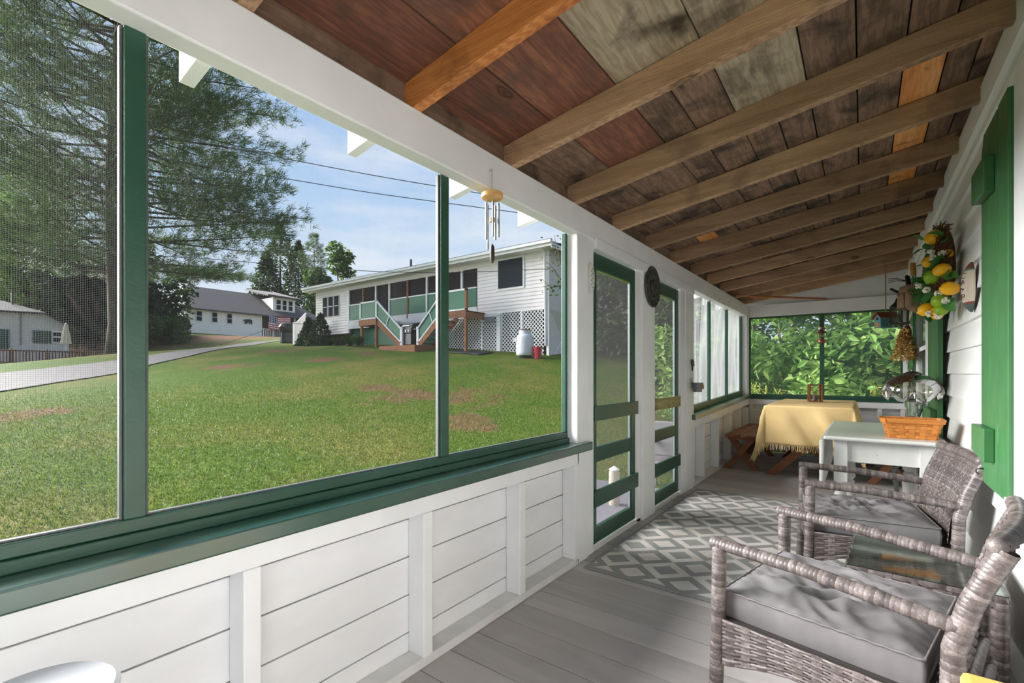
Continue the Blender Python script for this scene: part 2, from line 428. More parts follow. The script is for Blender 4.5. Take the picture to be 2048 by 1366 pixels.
# ---- screen doors
def screen_door(name, label, ya, yb, worn):
    d = struct(name, label); x0, x1 = -1.462, -1.428
    for a, b in ((ya + 0.006, ya + 0.075), (yb - 0.075, yb - 0.006)):
        W(MB().box(x0, x1, a, b, 0.035, 1.975), 'stile', M['green'], d)
    W(MB().box(x0, x1 - 0.002, ya + 0.075, yb - 0.075, 1.87, 1.975), 'top_rail', M['green'], d)
    W(MB().box(x0, x1 - 0.002, ya + 0.075, yb - 0.075, 0.035, 0.14), 'bottom_rail', M['green'], d)
    W(MB().box(x0, x1 - 0.004, ya + 0.075, yb - 0.075, 0.575, 0.675), 'middle_rail', M['green'], d)
    W(MB().box(x1, x1 + 0.02, ya + 0.012, yb + 0.012, 0.855, 0.955), 'push_bar', M['worn_rail'] if worn else M['green'], d)
    W(MB().box(x1, x1 + 0.02, ya + 0.012, yb + 0.012, 0.285, 0.395), 'push_bar', M['green'], d)
    W(MB().box(x1 - 0.026, x1 - 0.014, ya + 0.075, yb - 0.075, 1.862, 1.870), 'spline_strip', M['lime_edge'], d, 0.001)
    W(MB().box(x1 - 0.026, x1 - 0.012, yb - 0.083, yb - 0.075, 0.14, 1.87), 'spline_strip', M['alu'], d, 0.001)
    W(MB().add([(-1.45, ya + 0.07, 0.13), (-1.45, yb - 0.07, 0.13), (-1.45, yb - 0.07, 1.88), (-1.45, ya + 0.07, 1.88)], [(0, 1, 2, 3)]), 'screen', M['screen_dark'], d, None)
    return d
M['worn_rail'] = wood('worn_green_rail', [(0.3, S(84, 92, 60)), (0.5, S(150, 138, 90)), (0.75, S(186, 170, 120))], 1, 18, 0.6, S(60, 66, 48), 6, (0.55, 0.7), 0.2)
M['lime_edge'] = plain('lime_edge', S(150, 180, 92), 0.5)
screen_door('door_1', 'dark green screen door nearer the camera', 2.80, 3.55, False)
screen_door('door_2', 'dark green screen door with weathered tan push bar', 3.905, 4.63, True)

# ---- window_2: far left opening with plastic sheets
w2 = struct('window_2', 'far screened opening hung with cloudy plastic sheets')
W(MB().bar((-1.48, 5.03, SZ(5.03) + 0.085), (-1.48, 7.84, SZ(7.84) + 0.085), 0.04, 0.07), 'bottom_rail', M['green'], w2)
for yy in (5.95, 6.86):
    W(MB().box(-1.50, -1.468, yy, yy + 0.05, SZ(yy) + 0.11, ZB), 'mullion', M['green'], w2)
W(MB().box(-1.50, -1.468, 5.03, 5.055, 0.80, ZB), 'stile', M['green'], w2)
W(MB().box(-1.50, -1.468, 7.79, 7.84, 0.88, ZB), 'stile', M['green'], w2)
W(MB().add([(-1.487, 5.05, 0.78), (-1.487, 7.84, 0.86), (-1.487, 7.84, ZB), (-1.487, 5.05, ZB)], [(0, 1, 2, 3)]), 'screen', M['screen_fine'], w2, None)
def plastic_mat(name, op):
    t = NT(name); c = (0.24, 0.245, 0.25, 1)
    df = t.n('ShaderNodeBsdfDiffuse'); df.inputs[0].default_value = c
    tl = t.n('ShaderNodeBsdfTranslucent'); tl.inputs[0].default_value = c
    a = t.n('ShaderNodeMixShader'); a.inputs[0].default_value = 0.7; t.l(df.outputs[0], a.inputs[1]); t.l(tl.outputs[0], a.inputs[2])
    tr = t.n('ShaderNodeBsdfTransparent'); b = t.n('ShaderNodeMixShader')
    f = t.noise(t.coords((1, 3, 0.7)), 2.5, 4)
    t.l(t.math('ADD', t.math('MULTIPLY', f, 0.25), op - 0.12), b.inputs[0])
    t.l(tr.outputs[0], b.inputs[1]); t.l(a.outputs[0], b.inputs[2]); t.l(b.outputs[0], t.out.inputs[0]); return t.m
M['plastic1'] = plastic_mat('cloudy_plastic', 0.80); M['plastic0'] = plastic_mat('thin_cloudy_plastic', 0.58)
def plastic(a, b, mname, label):
    rows = []
    for i in range(41):
        yy = a + (b - a) * i / 40; row = []
        for j in range(17):
            zz = 0.72 + 1.42 * j / 16
            fold = 0.02 * math.sin(9 * yy + 2.2 * zz + 2 * math.sin(3 * yy)) + 0.012 * math.sin(23 * yy - 3 * zz)
            row.append((-1.575 + fold - 0.02 * (1 - abs(j / 8 - 1)), yy, zz))
        rows.append(row)
    o = MB().grid(rows).build('plastic_sheet', M[mname], smooth=4)
    tag(o, label, 'plastic sheet', 'plastic sheets outside the far opening')
plastic(5.04, 5.98, 'plastic0', 'thin see-through plastic sheet hung outside, next to the screen doors')
plastic(5.985, 6.90, 'plastic1', 'cloudy grey plastic sheet hung outside the middle of the far opening')
plastic(6.905, 8.30, 'plastic1', 'cloudy plastic sheet hung outside nearest the far corner post')

# ---- far wall
wf = struct('wall_far', 'white far end wall of the porch with gable boards')
EZ = 0.785
for z0, z1 in zip((0, 0.15, 0.305, 0.46, 0.615), (0.15, 0.305, 0.46, 0.615, EZ - 0.02)):
    P(MB().box(XL - 0.09, XR, 8.06, 8.09, z0 + 0.002, z1 - 0.002), 'wall_board', M['white_board'], wf, 0.002)
for xs in (-1.40, -0.95, -0.35, 0.16, 0.40):
    P(MB().box(xs, xs + 0.05, 8.0, 8.06, 0.03, EZ - 0.07), 'stud', M['white'], wf)
P(MB().box(XL - 0.09, XR, 7.995, 8.06, 0.0, 0.035), 'base_plate', M['white_worn'], wf)
P(MB().box(XL, XR, 7.99, 8.06, EZ - 0.085, EZ), 'sill_apron', M['white'], wf)
P(MB().box(0.425, XR, 7.98, 8.08, EZ, 2.2), 'corner_board', M['white'], wf)
P(MB().box(XL - 0.08, XR, 7.985, 8.07, 2.025, 2.205), 'header_beam', M['white'], wf)
zt = 2.207; i = 0
ZG = 0.118
while zt < 2.62:
    z1 = min(zt + 0.155, 2.66)
    roof_x = lambda z: XL + (z - ZBT - ZG) / RS          # where the roof boards reach height z
    XG = XL - 0.10
    xa = max(XG, roof_x(zt)); xa2 = max(XG, roof_x(z1))
    if xa > XR - 0.05: break
    poly = [(xa, zt), (XR, zt), (XR, min(z1, zroof(XR) + ZG))]
    if xa2 < XR - 0.01: poly.append((xa2, z1))
    if xa <= XG + 1e-6 and z1 > zroof(XG) + ZG: poly.append((XG, zroof(XG) + ZG))
    Mx = Matrix(((1, 0, 0, 0), (0, 0, -1, 8.06), (0, 1, 0, 0.001), (0, 0, 0, 1)))
    P(MB().prism([(p, q - 0.0015) for p, q in poly], Mx, 0.025), 'gable_board', M['white'], wf, 0.002)
    zt += 0.155
w3 = struct('window_3', 'screened end opening looking into green shrubs')
W(MB().box(XL, 0.425, 7.975, 8.05, EZ, EZ + 0.028), 'sill', M['green'], w3)
W(MB().box(XL, 0.425, 8.0, 8.05, EZ + 0.028, EZ + 0.075), 'bottom_rail', M['green'], w3)
W(MB().box(XL, 0.425, 8.0, 8.05, 2.0, 2.026), 'top_rail', M['green'], w3)
W(MB().box(-0.49, -0.435, 8.0, 8.05, EZ + 0.075, 2.0), 'mullion', M['green'], w3)
W(MB().box(XL, XL + 0.02, 8.0, 8.05, EZ + 0.075, 2.0), 'stile', M['green'], w3)
W(MB().box(0.40, 0.425, 8.0, 8.05, EZ + 0.075, 2.0), 'stile', M['green'], w3)
sc_end = NT('end_screen'); _tr = sc_end.n('ShaderNodeBsdfTransparent'); _df = sc_end.n('ShaderNodeBsdfTranslucent'); _df.inputs[0].default_value = (0.75, 0.77, 0.74, 1)
_m = sc_end.n('ShaderNodeMixShader'); _m.inputs[0].default_value = 0.22; sc_end.l(_tr.outputs[0], _m.inputs[1]); sc_end.l(_df.outputs[0], _m.inputs[2]); sc_end.l(_m.outputs[0], sc_end.out.inputs[0])
for a, b in ((XL + 0.02, -0.49), (-0.435, 0.40)):
    W(MB().add([(a, 8.03, EZ + 0.07), (b, 8.03, EZ + 0.07), (b, 8.03, 2.0), (a, 8.03, 2.0)], [(0, 1, 2, 3)]), 'screen', sc_end.m, w3, None)

# ---- right wall: clapboards on the house side
wr = struct('wall_right', 'white clapboard house wall along the porch')
P(MB().box(XR + 0.028, XR + 0.06, Y0, 8.1, -0.05, 2.75), 'sheathing', M['white'], wr, None)
EXP = 0.1475; rows = 17
for r in range(rows):
    z0 = -0.012 + r * EXP; z1 = z0 + EXP + 0.018
    if z1 > 2.50: z1 = 2.50
    cuts = [2.43, random.uniform(3.9, 4.35) if r % 2 else random.uniform(5.6, 6.6), 8.0]
    for a, b in zip(cuts[:-1], cuts[1:]):
        vs = []
        for yy in (a + 0.001, b - 0.001):
            vs += [(XR, yy, z0), (XR + 0.028, yy, z0), (XR + 0.028, yy, z1), (XR + 0.02, yy, z1)]
        P(MB().add(vs, [(0, 1, 2, 3), (7, 6, 5, 4), (0, 4, 5, 1), (1, 5, 6, 2), (2, 6, 7, 3), (3, 7, 4, 0)]), 'clapboard', M['siding'], wr, 0.0015)
P(MB().box(XR - 0.012, XR + 0.03, Y0, 8.0, 2.415, 2.56), 'frieze_board', M['siding'], wr)
P(MB().box(XR - 0.004, XR + 0.03, Y0, 1.0, 0.0, 2.42), 'wall_panel', M['siding'], wr)
# near window casing and jamb beside the shutter
w4 = struct('window_4', 'white cased house window beside the near shutter')
W(MB().box(XR - 0.035, XR + 0.03, 2.28, 2.43, 0.72, 2.24), 'casing', M['white'], w4)
W(MB().box(XR - 0.035, XR + 0.03, 1.02, 1.15, 0.72, 2.24), 'casing', M['white'], w4)
W(MB().box(XR - 0.035, XR + 0.03, 1.15, 2.28, 2.12, 2.24), 'casing', M['white'], w4)
W(MB().box(XR - 0.055, XR + 0.03, 0.98, 2.46, 0.665, 0.72), 'sill', M['white'], w4)
M['pane_dark'] = plain('house_pane', S(70, 78, 80), 0.08, 0.0, 0.8)
W(MB().box(XR, XR + 0.02, 1.15, 2.28, 0.72, 2.12), 'pane', M['pane_dark'], w4, None)
w5 = struct('window_5', 'white cased house window between the far shutters')
W(MB().box(XR - 0.025, XR + 0.03, 5.42, 5.52, 0.72, 2.2), 'casing', M['white'], w5)
W(MB().box(XR - 0.025, XR + 0.03, 6.30, 6.40, 0.72, 2.2), 'casing', M['white'], w5)
W(MB().box(XR - 0.025, XR + 0.03, 5.52, 6.30, 2.1, 2.2), 'casing', M['white'], w5)
W(MB().box(XR - 0.04, XR + 0.03, 5.40, 6.42, 0.66, 0.72), 'sill', M['white'], w5)
W(MB().box(XR - 0.006, XR + 0.01, 5.52, 6.30, 0.72, 2.1), 'pane', M['pane_dark'], w5, None)
W(MB().box(XR - 0.012, XR + 0.004, 5.52, 6.30, 1.39, 1.43), 'meeting_rail', M['white'], w5)

# ---- the end behind the camera: an open screened bay
wn = struct('wall_near', 'white knee wall of the near porch end')
P(MB().box(XL, XR, Y0 - 0.06, Y0, 0.0, 0.7), 'knee_wall', M['white'], wn)
P(MB().box(XL, XR, Y0 - 0.06, Y0, 2.04, 2.2), 'header_beam', M['white'], wn)
for xs in (XL - 0.05, XR - 0.06): P(MB().box(xs, xs + 0.08, Y0 - 0.07, Y0, 0.0, 2.2), 'post', M['white'], wn)

# ---- ceiling: rafters below, roof boards above
ce = struct('ceiling', 'open wooden porch roof of dark boards on rafters')
RH, RW = 0.118, 0.045
def rbox(mb, xa, xb, ya, yb, o0, o1):
    vs = []
    for xx in (xa, xb):
        for yy in (ya, yb):
            vs += [(xx, yy, zroof(xx) + o0), (xx, yy, zroof(xx) + o1)]
    return mb.add(vs, [(0, 1, 3, 2), (4, 6, 7, 5), (0, 4, 5, 1), (2, 3, 7, 6), (0, 2, 6, 4), (1, 5, 7, 3)])
# all rafters share one mesh, tails share another
def centred(mb, c):
    mb.v = [(p[0] - c[0], p[1] - c[1], p[2] - c[2]) for p in mb.v]; return mb
rm = {}
for nm in ('rafter', 'rafter_lit'):
    rm[nm] = centred(rbox(MB(), XL - 0.07, XR + 0.03, 0, RW, 0, RH), (-0.45, 0, 2.3)).mesh('rafter', M[nm])
tails = MB(); rbox(tails, -1.83, -1.478, 0, RW, 0.0, RH)
tm = centred(tails, (-1.6, 0, 2.2)).mesh('rafter_tail', M['white'])
RY = [1.245 + 0.642 * i for i in range(-4, 11)]
RY[-1] = 7.70
for i, yy in enumerate(RY):
    nm = 'rafter_lit' if i == 4 else 'rafter'  # the first rafter carries the painted bounce light
    o = ob('rafter', rm[nm], ce, 0.003, (-0.45, yy + random.uniform(-.01, .01) * (i > 5), 2.3))
    ob('rafter_tail', tm, ce, 0.003, (-1.6, yy, 2.2))
# boards run along the porch
edges = [-1.835, -1.62, -1.405, -1.178, -0.852, -0.505, -0.205, -0.02, 0.148, 0.302, 0.41, 0.52]
mats_near = ['roof_dark', 'roof_red', 'roof_red', 'roof_red', 'roof_grey', 'roof_grey', 'roof_grey', 'roof_dark', 'roof_dark', 'roof_dark', 'roof_dark']
def roofboard(xa, xb, ya, yb, m, dz=0.0):
    c = ((xa + xb) / 2, (ya + yb) / 2, zroof((xa + xb) / 2) + RH)
    mb = centred(rbox(MB(), xa + 0.003, xb - 0.003, ya + 0.001, yb - 0.001, RH + dz, RH + 0.022 + dz), c)
    mb.build('roof_board', M[m], ce, bevel=0.002, loc=c)
for k in range(len(edges) - 1):
    xa, xb = edges[k], edges[k + 1]
    c1 = RY[5] + RW / 2 if k < 7 else RY[6]
    if k in (3, 5): c1 = RY[6] + RW / 2
    c2 = RY[9 + (k % 3)] + RW / 2
    dz = random.uniform(0, 0.004)
    jit = random.uniform(-0.02, 0.02) if 3 < k < 8 else 0
    roofboard(xa, xb, Y0 - 0.3, c1, mats_near[k], dz)
    if k == 8:                              # new plywood strip let into the old boards
        roofboard(xa, xb, c1, 2.60, 'roof_dark', dz); roofboard(xa, xb, 2.60, 4.75, 'roof_orange', dz)
        roofboard(xa, xb, 4.75, 8.12, 'roof_dark', dz); continue
    if k == 3:
        roofboard(xa, xb, c1, 4.27, 'roof_dark', dz); roofboard(xa, xa + 0.16, 4.27, 4.56, 'roof_orange', dz)
        roofboard(xa + 0.16, xb, 4.27, 4.56, 'roof_dark', dz); roofboard(xa, xb, 4.56, 8.12, 'roof_dark', dz); continue
    xm = (xa + xb) / 2
    if xb - xa > 0.29:                      # narrower old boards further along
        q = xa + (xb - xa) * random.uniform(0.42, 0.58)
        roofboard(xa, q, c1, c2, 'roof_dark', dz); roofboard(q, xb, c1, c2 + RY[1] - RY[0], 'roof_dark', dz + 0.003)
        roofboard(xa, q, c2, 8.12, 'roof_dark', dz + 0.002); roofboard(q, xb, c2 + RY[1] - RY[0], 8.12, 'roof_dark', dz)
    else:
        roofboard(xa, xb, c1, c2, 'roof_dark', dz); roofboard(xa, xb, c2, 8.12, 'roof_dark', dz + 0.002)
rbox(MB(), -1.84, XR + 0.4, Y0 - 0.35, 8.15, RH + 0.03, RH + 0.05).build('roof_skin', M['dark'], ce)
rbox(MB(), -1.85, -1.841, Y0 - 0.35, 8.15, RH + 0.002, RH + 0.05).build('drip_edge', M['white'], ce)
# dark blocking between rafters above the beam
for a, b in zip(RY[:-1], RY[1:]):
    rbox(MB(), XL - 0.075, XL - 0.05, a + RW, b, -0.0, RH).build('blocking_board', M['roof_dark'], ce)
# ================================================================== the land outside
ctl = [(-1.6, -6, -0.55), (-1.6, 0, -0.5), (-1.6, 4, -0.42), (-1.6, 8, -0.28), (-1.6, 12, 0.1), (4, 10, -0.1), (4, 18, 0.6), (8, 3, -0.3),
       (-10.25, 16.3, 1.93), (-27.2, 16.3, 2.85), (-18, 15.2, 2.35), (-13.6, 15.0, 2.08), (-20, 26, 3.4), (-3, 24, 1.6), (-8, 45, 3.5), (-30, 45, 5.5),
       (-53, 17, 5.0), (-56, 28, 5.2), (-38, 3, 1.35), (-38, 8, 1.6), (-90, 10, 6), (-90, 60, 8), (-60, -14, 1.4), (-22, -12, 0.2), (-6, -10, -0.5)]
for u, v, t in ((0, 785, 12.5), (0, 748, 16.5), (245, 747, 17.0), (245, 721, 20.5), (300, 730, 18.5), (480, 693, 30), (480, 688, 33.5), (565, 680.5, 39), (228, 706, 26), (700, 690, 25.0), (600, 690, 29)):
    q = atd(u, v, t); ctl.append(tuple(q))
ctl = np.array(ctl)
def _phi(r2): return np.where(r2 > 1e-9, 0.5 * r2 * np.log(np.maximum(r2, 1e-9)), 0.0)
_n = len(ctl); _K = _phi(((ctl[:, None, :2] - ctl[None, :, :2]) ** 2).sum(-1)) + np.eye(_n) * 6.0
_Pm = np.hstack([np.ones((_n, 1)), ctl[:, :2]])
_A = np.vstack([np.hstack([_K, _Pm]), np.hstack([_Pm.T, np.zeros((3, 3))])])
_w = np.linalg.solve(_A, np.concatenate([ctl[:, 2], np.zeros(3)]))
def HT(xy):
    xy = np.atleast_2d(np.asarray(xy, float))
    return _phi(((xy[:, None, :] - ctl[None, :, :2]) ** 2).sum(-1)) @ _w[:_n] + _w[_n] + xy @ _w[_n + 1:]
def ht(x, y): return float(HT((x, y))[0])
def ongr(u, v, tmax=90.0):
    d = ray(u, v); ts = np.linspace(2, tmax, 700)
    p = np.array(CAMP)[None] + ts[:, None] * np.array(d)[None]
    h = HT(p[:, :2]); below = np.where(p[:, 2] < h)[0]
    if len(below) == 0: q = p[-1]
    else:
        i = below[0]; q = p[i]
    return Vector((q[0], q[1], ht(q[0], q[1])))

gx = np.concatenate([np.linspace(-110, -45, 27)[:-1], np.linspace(-45, -12, 67)[:-1], np.linspace(-12, 12, 81)])
gy = np.concatenate([np.linspace(-18, 0, 31)[:-1], np.linspace(0, 20, 81)[:-1], np.linspace(20, 70, 51)])
GX, GY = np.meshgrid(gx, gy, indexing='ij'); XY = np.stack([GX.ravel(), GY.ravel()], 1)
Z = HT(XY)
inside = (XY[:, 0] > -2.2) & (XY[:, 0] < 6) & (XY[:, 1] > -3) & (XY[:, 1] < 9.4)
Z = np.where(inside, np.minimum(Z, -0.30), Z)
V = np.column_stack([XY, Z]); nx, ny = len(gx), len(gy)
idx = np.arange(nx * ny).reshape(nx, ny)
F = np.stack([idx[:-1, :-1], idx[1:, :-1], idx[1:, 1:], idx[:-1, 1:]], -1).reshape(-1, 4)
# lawn: green, with dry and bare patches
t = NT('lawn_grass'); vec = t.coords((1, 1, 1), False)
f1 = t.noise(vec, 0.35, 5, 0.6); f2 = t.noise(vec, 14.0, 5, 0.7); f3 = t.noise(vec, 0.9, 5, 0.65)
base = t.ramp(f2, [(0.25, S(46, 68, 12)), (0.55, S(80, 104, 24)), (0.8, S(118, 132, 44))])
dry = t.ramp(f2, [(0.25, S(96, 88, 34)), (0.75, S(138, 124, 62))])
soil = t.ramp(f2, [(0.25, S(98, 68, 48)), (0.75, S(140, 102, 76))])
col = t.mix(t.ramp(f1, [(0.46, (0, 0, 0, 1)), (0.66, (0.8, 0.8, 0.8, 1))]), base, dry)
at = t.n('ShaderNodeAttribute', attribute_name='bare')
bare = t.math('ADD', at.outputs['Fac'], t.math('MULTIPLY', t.math('SUBTRACT', f3, 0.5), 1.5))
col = t.mix(t.ramp(bare, [(0.52, (0, 0, 0, 1)), (0.7, (1, 1, 1, 1))]), col, soil)
t.bump(f2, 0.6, 0.05); M['lawn'] = t.set(col, 0.9, spec=0.1)
lawn = ob('lawn', npmesh('lawn', V, F, M['lawn'], True)); lawn['kind'] = 'structure'
lawn['label'] = 'sloping green lawn with dry yellow and bare brown patches'
patches = [(930, 795, 1.6), (940, 845, 1.0), (840, 795, 1.4), (450, 735, 1.5), (560, 702, 1.6), (660, 720, 1.2), (745, 708, 0.9), (10, 835, 1.6), (750, 775, 1.0), (400, 700, 2.2), (350, 695, 2.4), (440, 688, 2.4)]
bare = np.zeros(len(V))
for u, v, r in patches:
    q = ongr(u, v); bare = np.maximum(bare, 0.78 * np.exp(-((V[:, 0] - q.x) ** 2 + (V[:, 1] - q.y) ** 2) / (r * r)))
bank = np.exp(-((V[:, 0] + 47) / 5.0) ** 2) * (V[:, 1] > 8) * (V[:, 1] < 34)
bare = np.maximum(bare, 0.9 * bank)
a = lawn.data.attributes.new('bare', 'FLOAT', 'POINT'); a.data.foreach_set('value', bare.astype(np.float32))

# driveway of pale asphalt
ne = [(-110, 806), (0, 785.6), (120, 766), (245, 746), (300, 731), (380, 713), (480, 694), (540, 685), (566, 681)]
fa = [(-110, 764), (0, 748), (120, 735), (245, 721), (300, 712), (380, 700), (480, 688), (540, 682), (566, 679.5)]
def resample(pts, n):
    P3 = [ongr(*p) for p in pts]; out = []
    for i in range(n):
        s = i / (n - 1) * (len(P3) - 1); k = min(int(s), len(P3) - 2); out.append(P3[k].lerp(P3[k + 1], s - k))
    return out
A_, B_ = resample(ne, 90), resample(fa, 90); rows = []
for p, q in zip(A_, B_):
    rows.append([(lambda w: (w.x, w.y, ht(w.x, w.y) + 0.03))(p.lerp(q, j / 8)) for j in range(9)])
t = NT('driveway_asphalt'); vec = t.coords((1, 1, 1), False); f = t.noise(vec, 6, 6, 0.7)
M['drive'] = t.set(t.ramp(f, [(0.3, S(86, 81, 78)), (0.7, S(112, 106, 102))]), 0.9)
dr = MB().grid(rows).build('driveway', M['drive'], smooth=4); dr['kind'] = 'structure'; dr['label'] = 'pale asphalt driveway climbing past the lawn'

# short grass blades on the near lawn
n = 260000
_d = 1.2 + 16.0 * rng.random(n) ** 0.9; _a = rng.random(n) * 1.62 + 0.02
px = -1.9 - _d * np.sin(_a) * 1.0; py = -1.5 + _d * np.cos(_a) * 1.0 + 1.5 * rng.random(n)
_k = rng.random(n) < np.clip((17.2 - _d) / 6.0, 0, 1); px, py = px[_k], py[_k]; n = len(px)
th = rng.random(n) * 2 * PI; hh = 0.018 + 0.030 * rng.random(n); wd = 0.0035 + 0.004 * rng.random(n)
zz = HT(np.column_stack([px, py])); zz = np.where((px > -2.2) & (py < 9.4), np.minimum(zz, -0.30), zz)
ln = (rng.random((n, 2)) - 0.5) * 0.05
V = np.empty((n, 3, 3)); dx = np.cos(th) * wd; dy = np.sin(th) * wd
V[:, 0] = np.column_stack([px - dx, py - dy, zz - 0.005]); V[:, 1] = np.column_stack([px + dx, py + dy, zz - 0.005])
V[:, 2] = np.column_stack([px + ln[:, 0], py + ln[:, 1], zz + hh])
M['blade'] = leafmat('grass_blade', S(50, 78, 12), S(88, 114, 24), S(136, 140, 48), 0.3)
gb = ob('grass', npmesh('grass', V.reshape(-1, 3), np.arange(n * 3).reshape(-1, 3), M['blade']))
tag(gb, 'short green grass blades growing on the near lawn', 'grass', kind='stuff')

# ------------------------------------------------------------------ foliage makers
def leaves_mesh(name, C, size, mat, aspect=0.5, droop=0.3, up=0.5, fold=True):
    """C: (n,3) centres; pointed folded leaves with random directions"""
    n = len(C); sz = size * (0.6 + 0.8 * rng.random(n))
    d = rng.normal(size=(n, 3)); d[:, 2] = d[:, 2] * 0.5 - droop; d /= np.linalg.norm(d, axis=1)[:, None]
    nn = rng.normal(size=(n, 3)) * 0.6; nn[:, 2] += up; s = np.cross(d, nn); s /= np.maximum(np.linalg.norm(s, axis=1), 1e-6)[:, None]
    nn = np.cross(s, d)
    L = d * sz[:, None]; W_ = s * (sz * aspect * 0.5)[:, None]; U = nn * (sz * 0.08)[:, None]
    V = np.empty((n, 6, 3))
    V[:, 0] = C; V[:, 1] = C + L * 0.35 + W_ + U; V[:, 2] = C + L * 0.7 + W_ * 0.8 + U; V[:, 3] = C + L
    V[:, 4] = C + L * 0.7 - W_ * 0.8 + U; V[:, 5] = C + L * 0.35 - W_ + U
    b = np.arange(n)[:, None] * 6
    F = np.concatenate([b + np.array([[0, 1, 2, 3]]), b + np.array([[0, 3, 4, 5]])])
    return npmesh(name, V.reshape(-1, 3), F, mat)
def blob_points(n, blobs, shell=0.45):
    w = np.array([b[3] * b[4] * b[5] for b in blobs]) ** 0.75; w /= w.sum()
    k = rng.choice(len(blobs), n, p=w); B = np.array(blobs, float)[k]
    d = rng.normal(size=(n, 3)); d /= np.linalg.norm(d, axis=1)[:, None]
    r = shell + (1 - shell) * rng.random(n) ** 0.6
    return B[:, :3] + d * r[:, None] * B[:, 3:6]
def bark(name, a, b): return wood(name, [(0.3, a), (0.7, b)], 2, 10, 0.9, None, bump=0.6, ring=False)
M['bark'] = bark('tree_bark', S(52, 42, 36), S(104, 88, 74))
M['needle'] = leafmat('pine_needle', S(38, 60, 32), S(66, 92, 44), S(106, 128, 62), 0.3)
M['leaf_dark'] = leafmat('dark_leaf', S(24, 40, 20), S(42, 62, 28), S(66, 84, 40), 0.3)
M['leaf_mid'] = leafmat('mid_leaf', S(40, 62, 26), S(64, 92, 36), S(96, 120, 54), 0.35)
M['leaf_light'] = leafmat('light_leaf', S(96, 134, 62), S(138, 174, 92), S(186, 208, 128), 0.5)
M['leaf_yellow'] = leafmat('yellow_leaf', S(120, 140, 60), S(176, 184, 90), S(214, 206, 120), 0.5)

def needles_mesh(name, C, D, length, width, per, mat):
    n = len(C); C = np.repeat(C, per, 0); D = np.repeat(D, per, 0)
    d = D + rng.normal(size=(n * per, 3)) * 0.55; d /= np.linalg.norm(d, axis=1)[:, None]
    s = np.cross(d, rng.normal(size=(n * per, 3))); s /= np.linalg.norm(s, axis=1)[:, None]
    l = length * (0.6 + 0.7 * rng.random(n * per))[:, None]
    V = np.empty((n * per, 3, 3)); base = C + rng.normal(size=C.shape) * length * 0.25
    V[:, 0] = base - s * width / 2; V[:, 1] = base + s * width / 2; V[:, 2] = base + d * l
    return npmesh(name, V.reshape(-1, 3), np.arange(n * per * 3).reshape(-1, 3), mat)

def pine(name, label, base, height, radius_fn, z_first, n_whorl, per, tuft_step, nl=0.3, nw=0.025, cat='tree', mat='needle', trunk_r=0.4, ntuft=16, group=None, side=1.0, clump=3):
    t = thing(name, label, cat, base, 0, group)
    pts = [(0.15 * math.sin(i * 0.9), 0.12 * math.cos(i * 0.7), -0.4 + (height + 0.4) * i / 12) for i in range(13)]
    MB().tube(pts, [trunk_r * (1 - 0.93 * i / 12) * (1.35 if i == 0 else 1) for i in range(13)], 12).build('trunk', M['bark'], t, 4)
    br = MB(); C = []; D = []
    for k in range(n_whorl):
        z = z_first + (height - z_first) * (k / n_whorl) ** 0.95
        for j in range(per):
            a = 2 * PI * (j + random.random() * 0.8) / per + k * 0.7
            R = radius_fn(z / height) * random.uniform(0.62, 1.08)
            if R < 0.3: continue
            rise = random.uniform(-0.05, 0.22); zz = z + random.uniform(-0.3, 0.3)
            prev = None; bp = []
            for q in range(7):
                s = q / 6; r = R * s
                bp.append(Vector((r * math.cos(a + 0.12 * s), r * math.sin(a + 0.12 * s), zz + R * (rise * s - 0.10 * s * s + 0.10 * s ** 4))))
            br.tube(bp, [max(0.012, trunk_r * 0.2 * (1 - q / 6.3)) for q in range(7)], 5, False)
            m = max(3, int(R / tuft_step))
            for q in range(m):
                s = 0.28 + 0.72 * (q + random.random()) / m
                i0 = min(int(s * 6), 5); c = bp[i0].lerp(bp[i0 + 1], s * 6 - i0)
                dr = (bp[i0 + 1] - bp[i0]).normalized(); sd = dr.cross(Vector((0, 0, 1)))
                spread = side * R * 0.30 * (1.15 - s)
                for _ in range(clump):
                    off = random.gauss(0, 1) * spread
                    C.append(c + sd * off + dr * abs(off) * 0.4 + Vector((0, 0, random.uniform(-0.18, 0.26))))
                    dd = (dr * 0.7 + sd * (0.5 if off > 0 else -0.5) + Vector((0, 0, 0.35))).normalized(); D.append(dd)
    br.build('branches', M['bark'], t, kind='stuff')
    ob('needles', needles_mesh('needles', np.array(C), np.array(D), nl, nw, ntuft, M[mat]), t, kind='stuff')
    return t

# big white pine beyond the lawn
pb = atd(228, 706, 26)
prof = [(0.0, 2), (0.2, 8.2), (0.3, 9.6), (0.5, 9.3), (0.62, 8.4), (0.75, 6.6), (0.88, 4.4), (1.0, 0.6)]
def pfn(s):
    for (a, ra), (b, rb) in zip(prof[:-1], prof[1:]):
        if s <= b: return ra + (rb - ra) * (s - a) / (b - a)
    return 0.5
pine('pine_tree', 'huge dark green pine tree towering over the driveway', (pb.x, pb.y, ht(pb.x, pb.y) - 0.1), 25.0, pfn, 4.6, 32, 6, 0.40, 0.40, 0.034, trunk_r=0.42, ntuft=17, clump=4)

M['needle_light'] = leafmat('young_pine_needle', S(58, 86, 40), S(96, 128, 56), S(140, 164, 80), 0.35)
def pf3(s): return 5.4 * (1 - s) ** 0.7 + 0.3
yb = atd(70, 700, 37)
pine('young_pine_tree', 'lighter green bushy pine left of the huge pine, behind the cottage', (yb.x, yb.y, ht(yb.x, yb.y) - 0.1), 15.5, pf3, 3.2, 22, 6, 0.42, 0.5, 0.05, mat='needle_light', trunk_r=0.22, ntuft=15, clump=3)

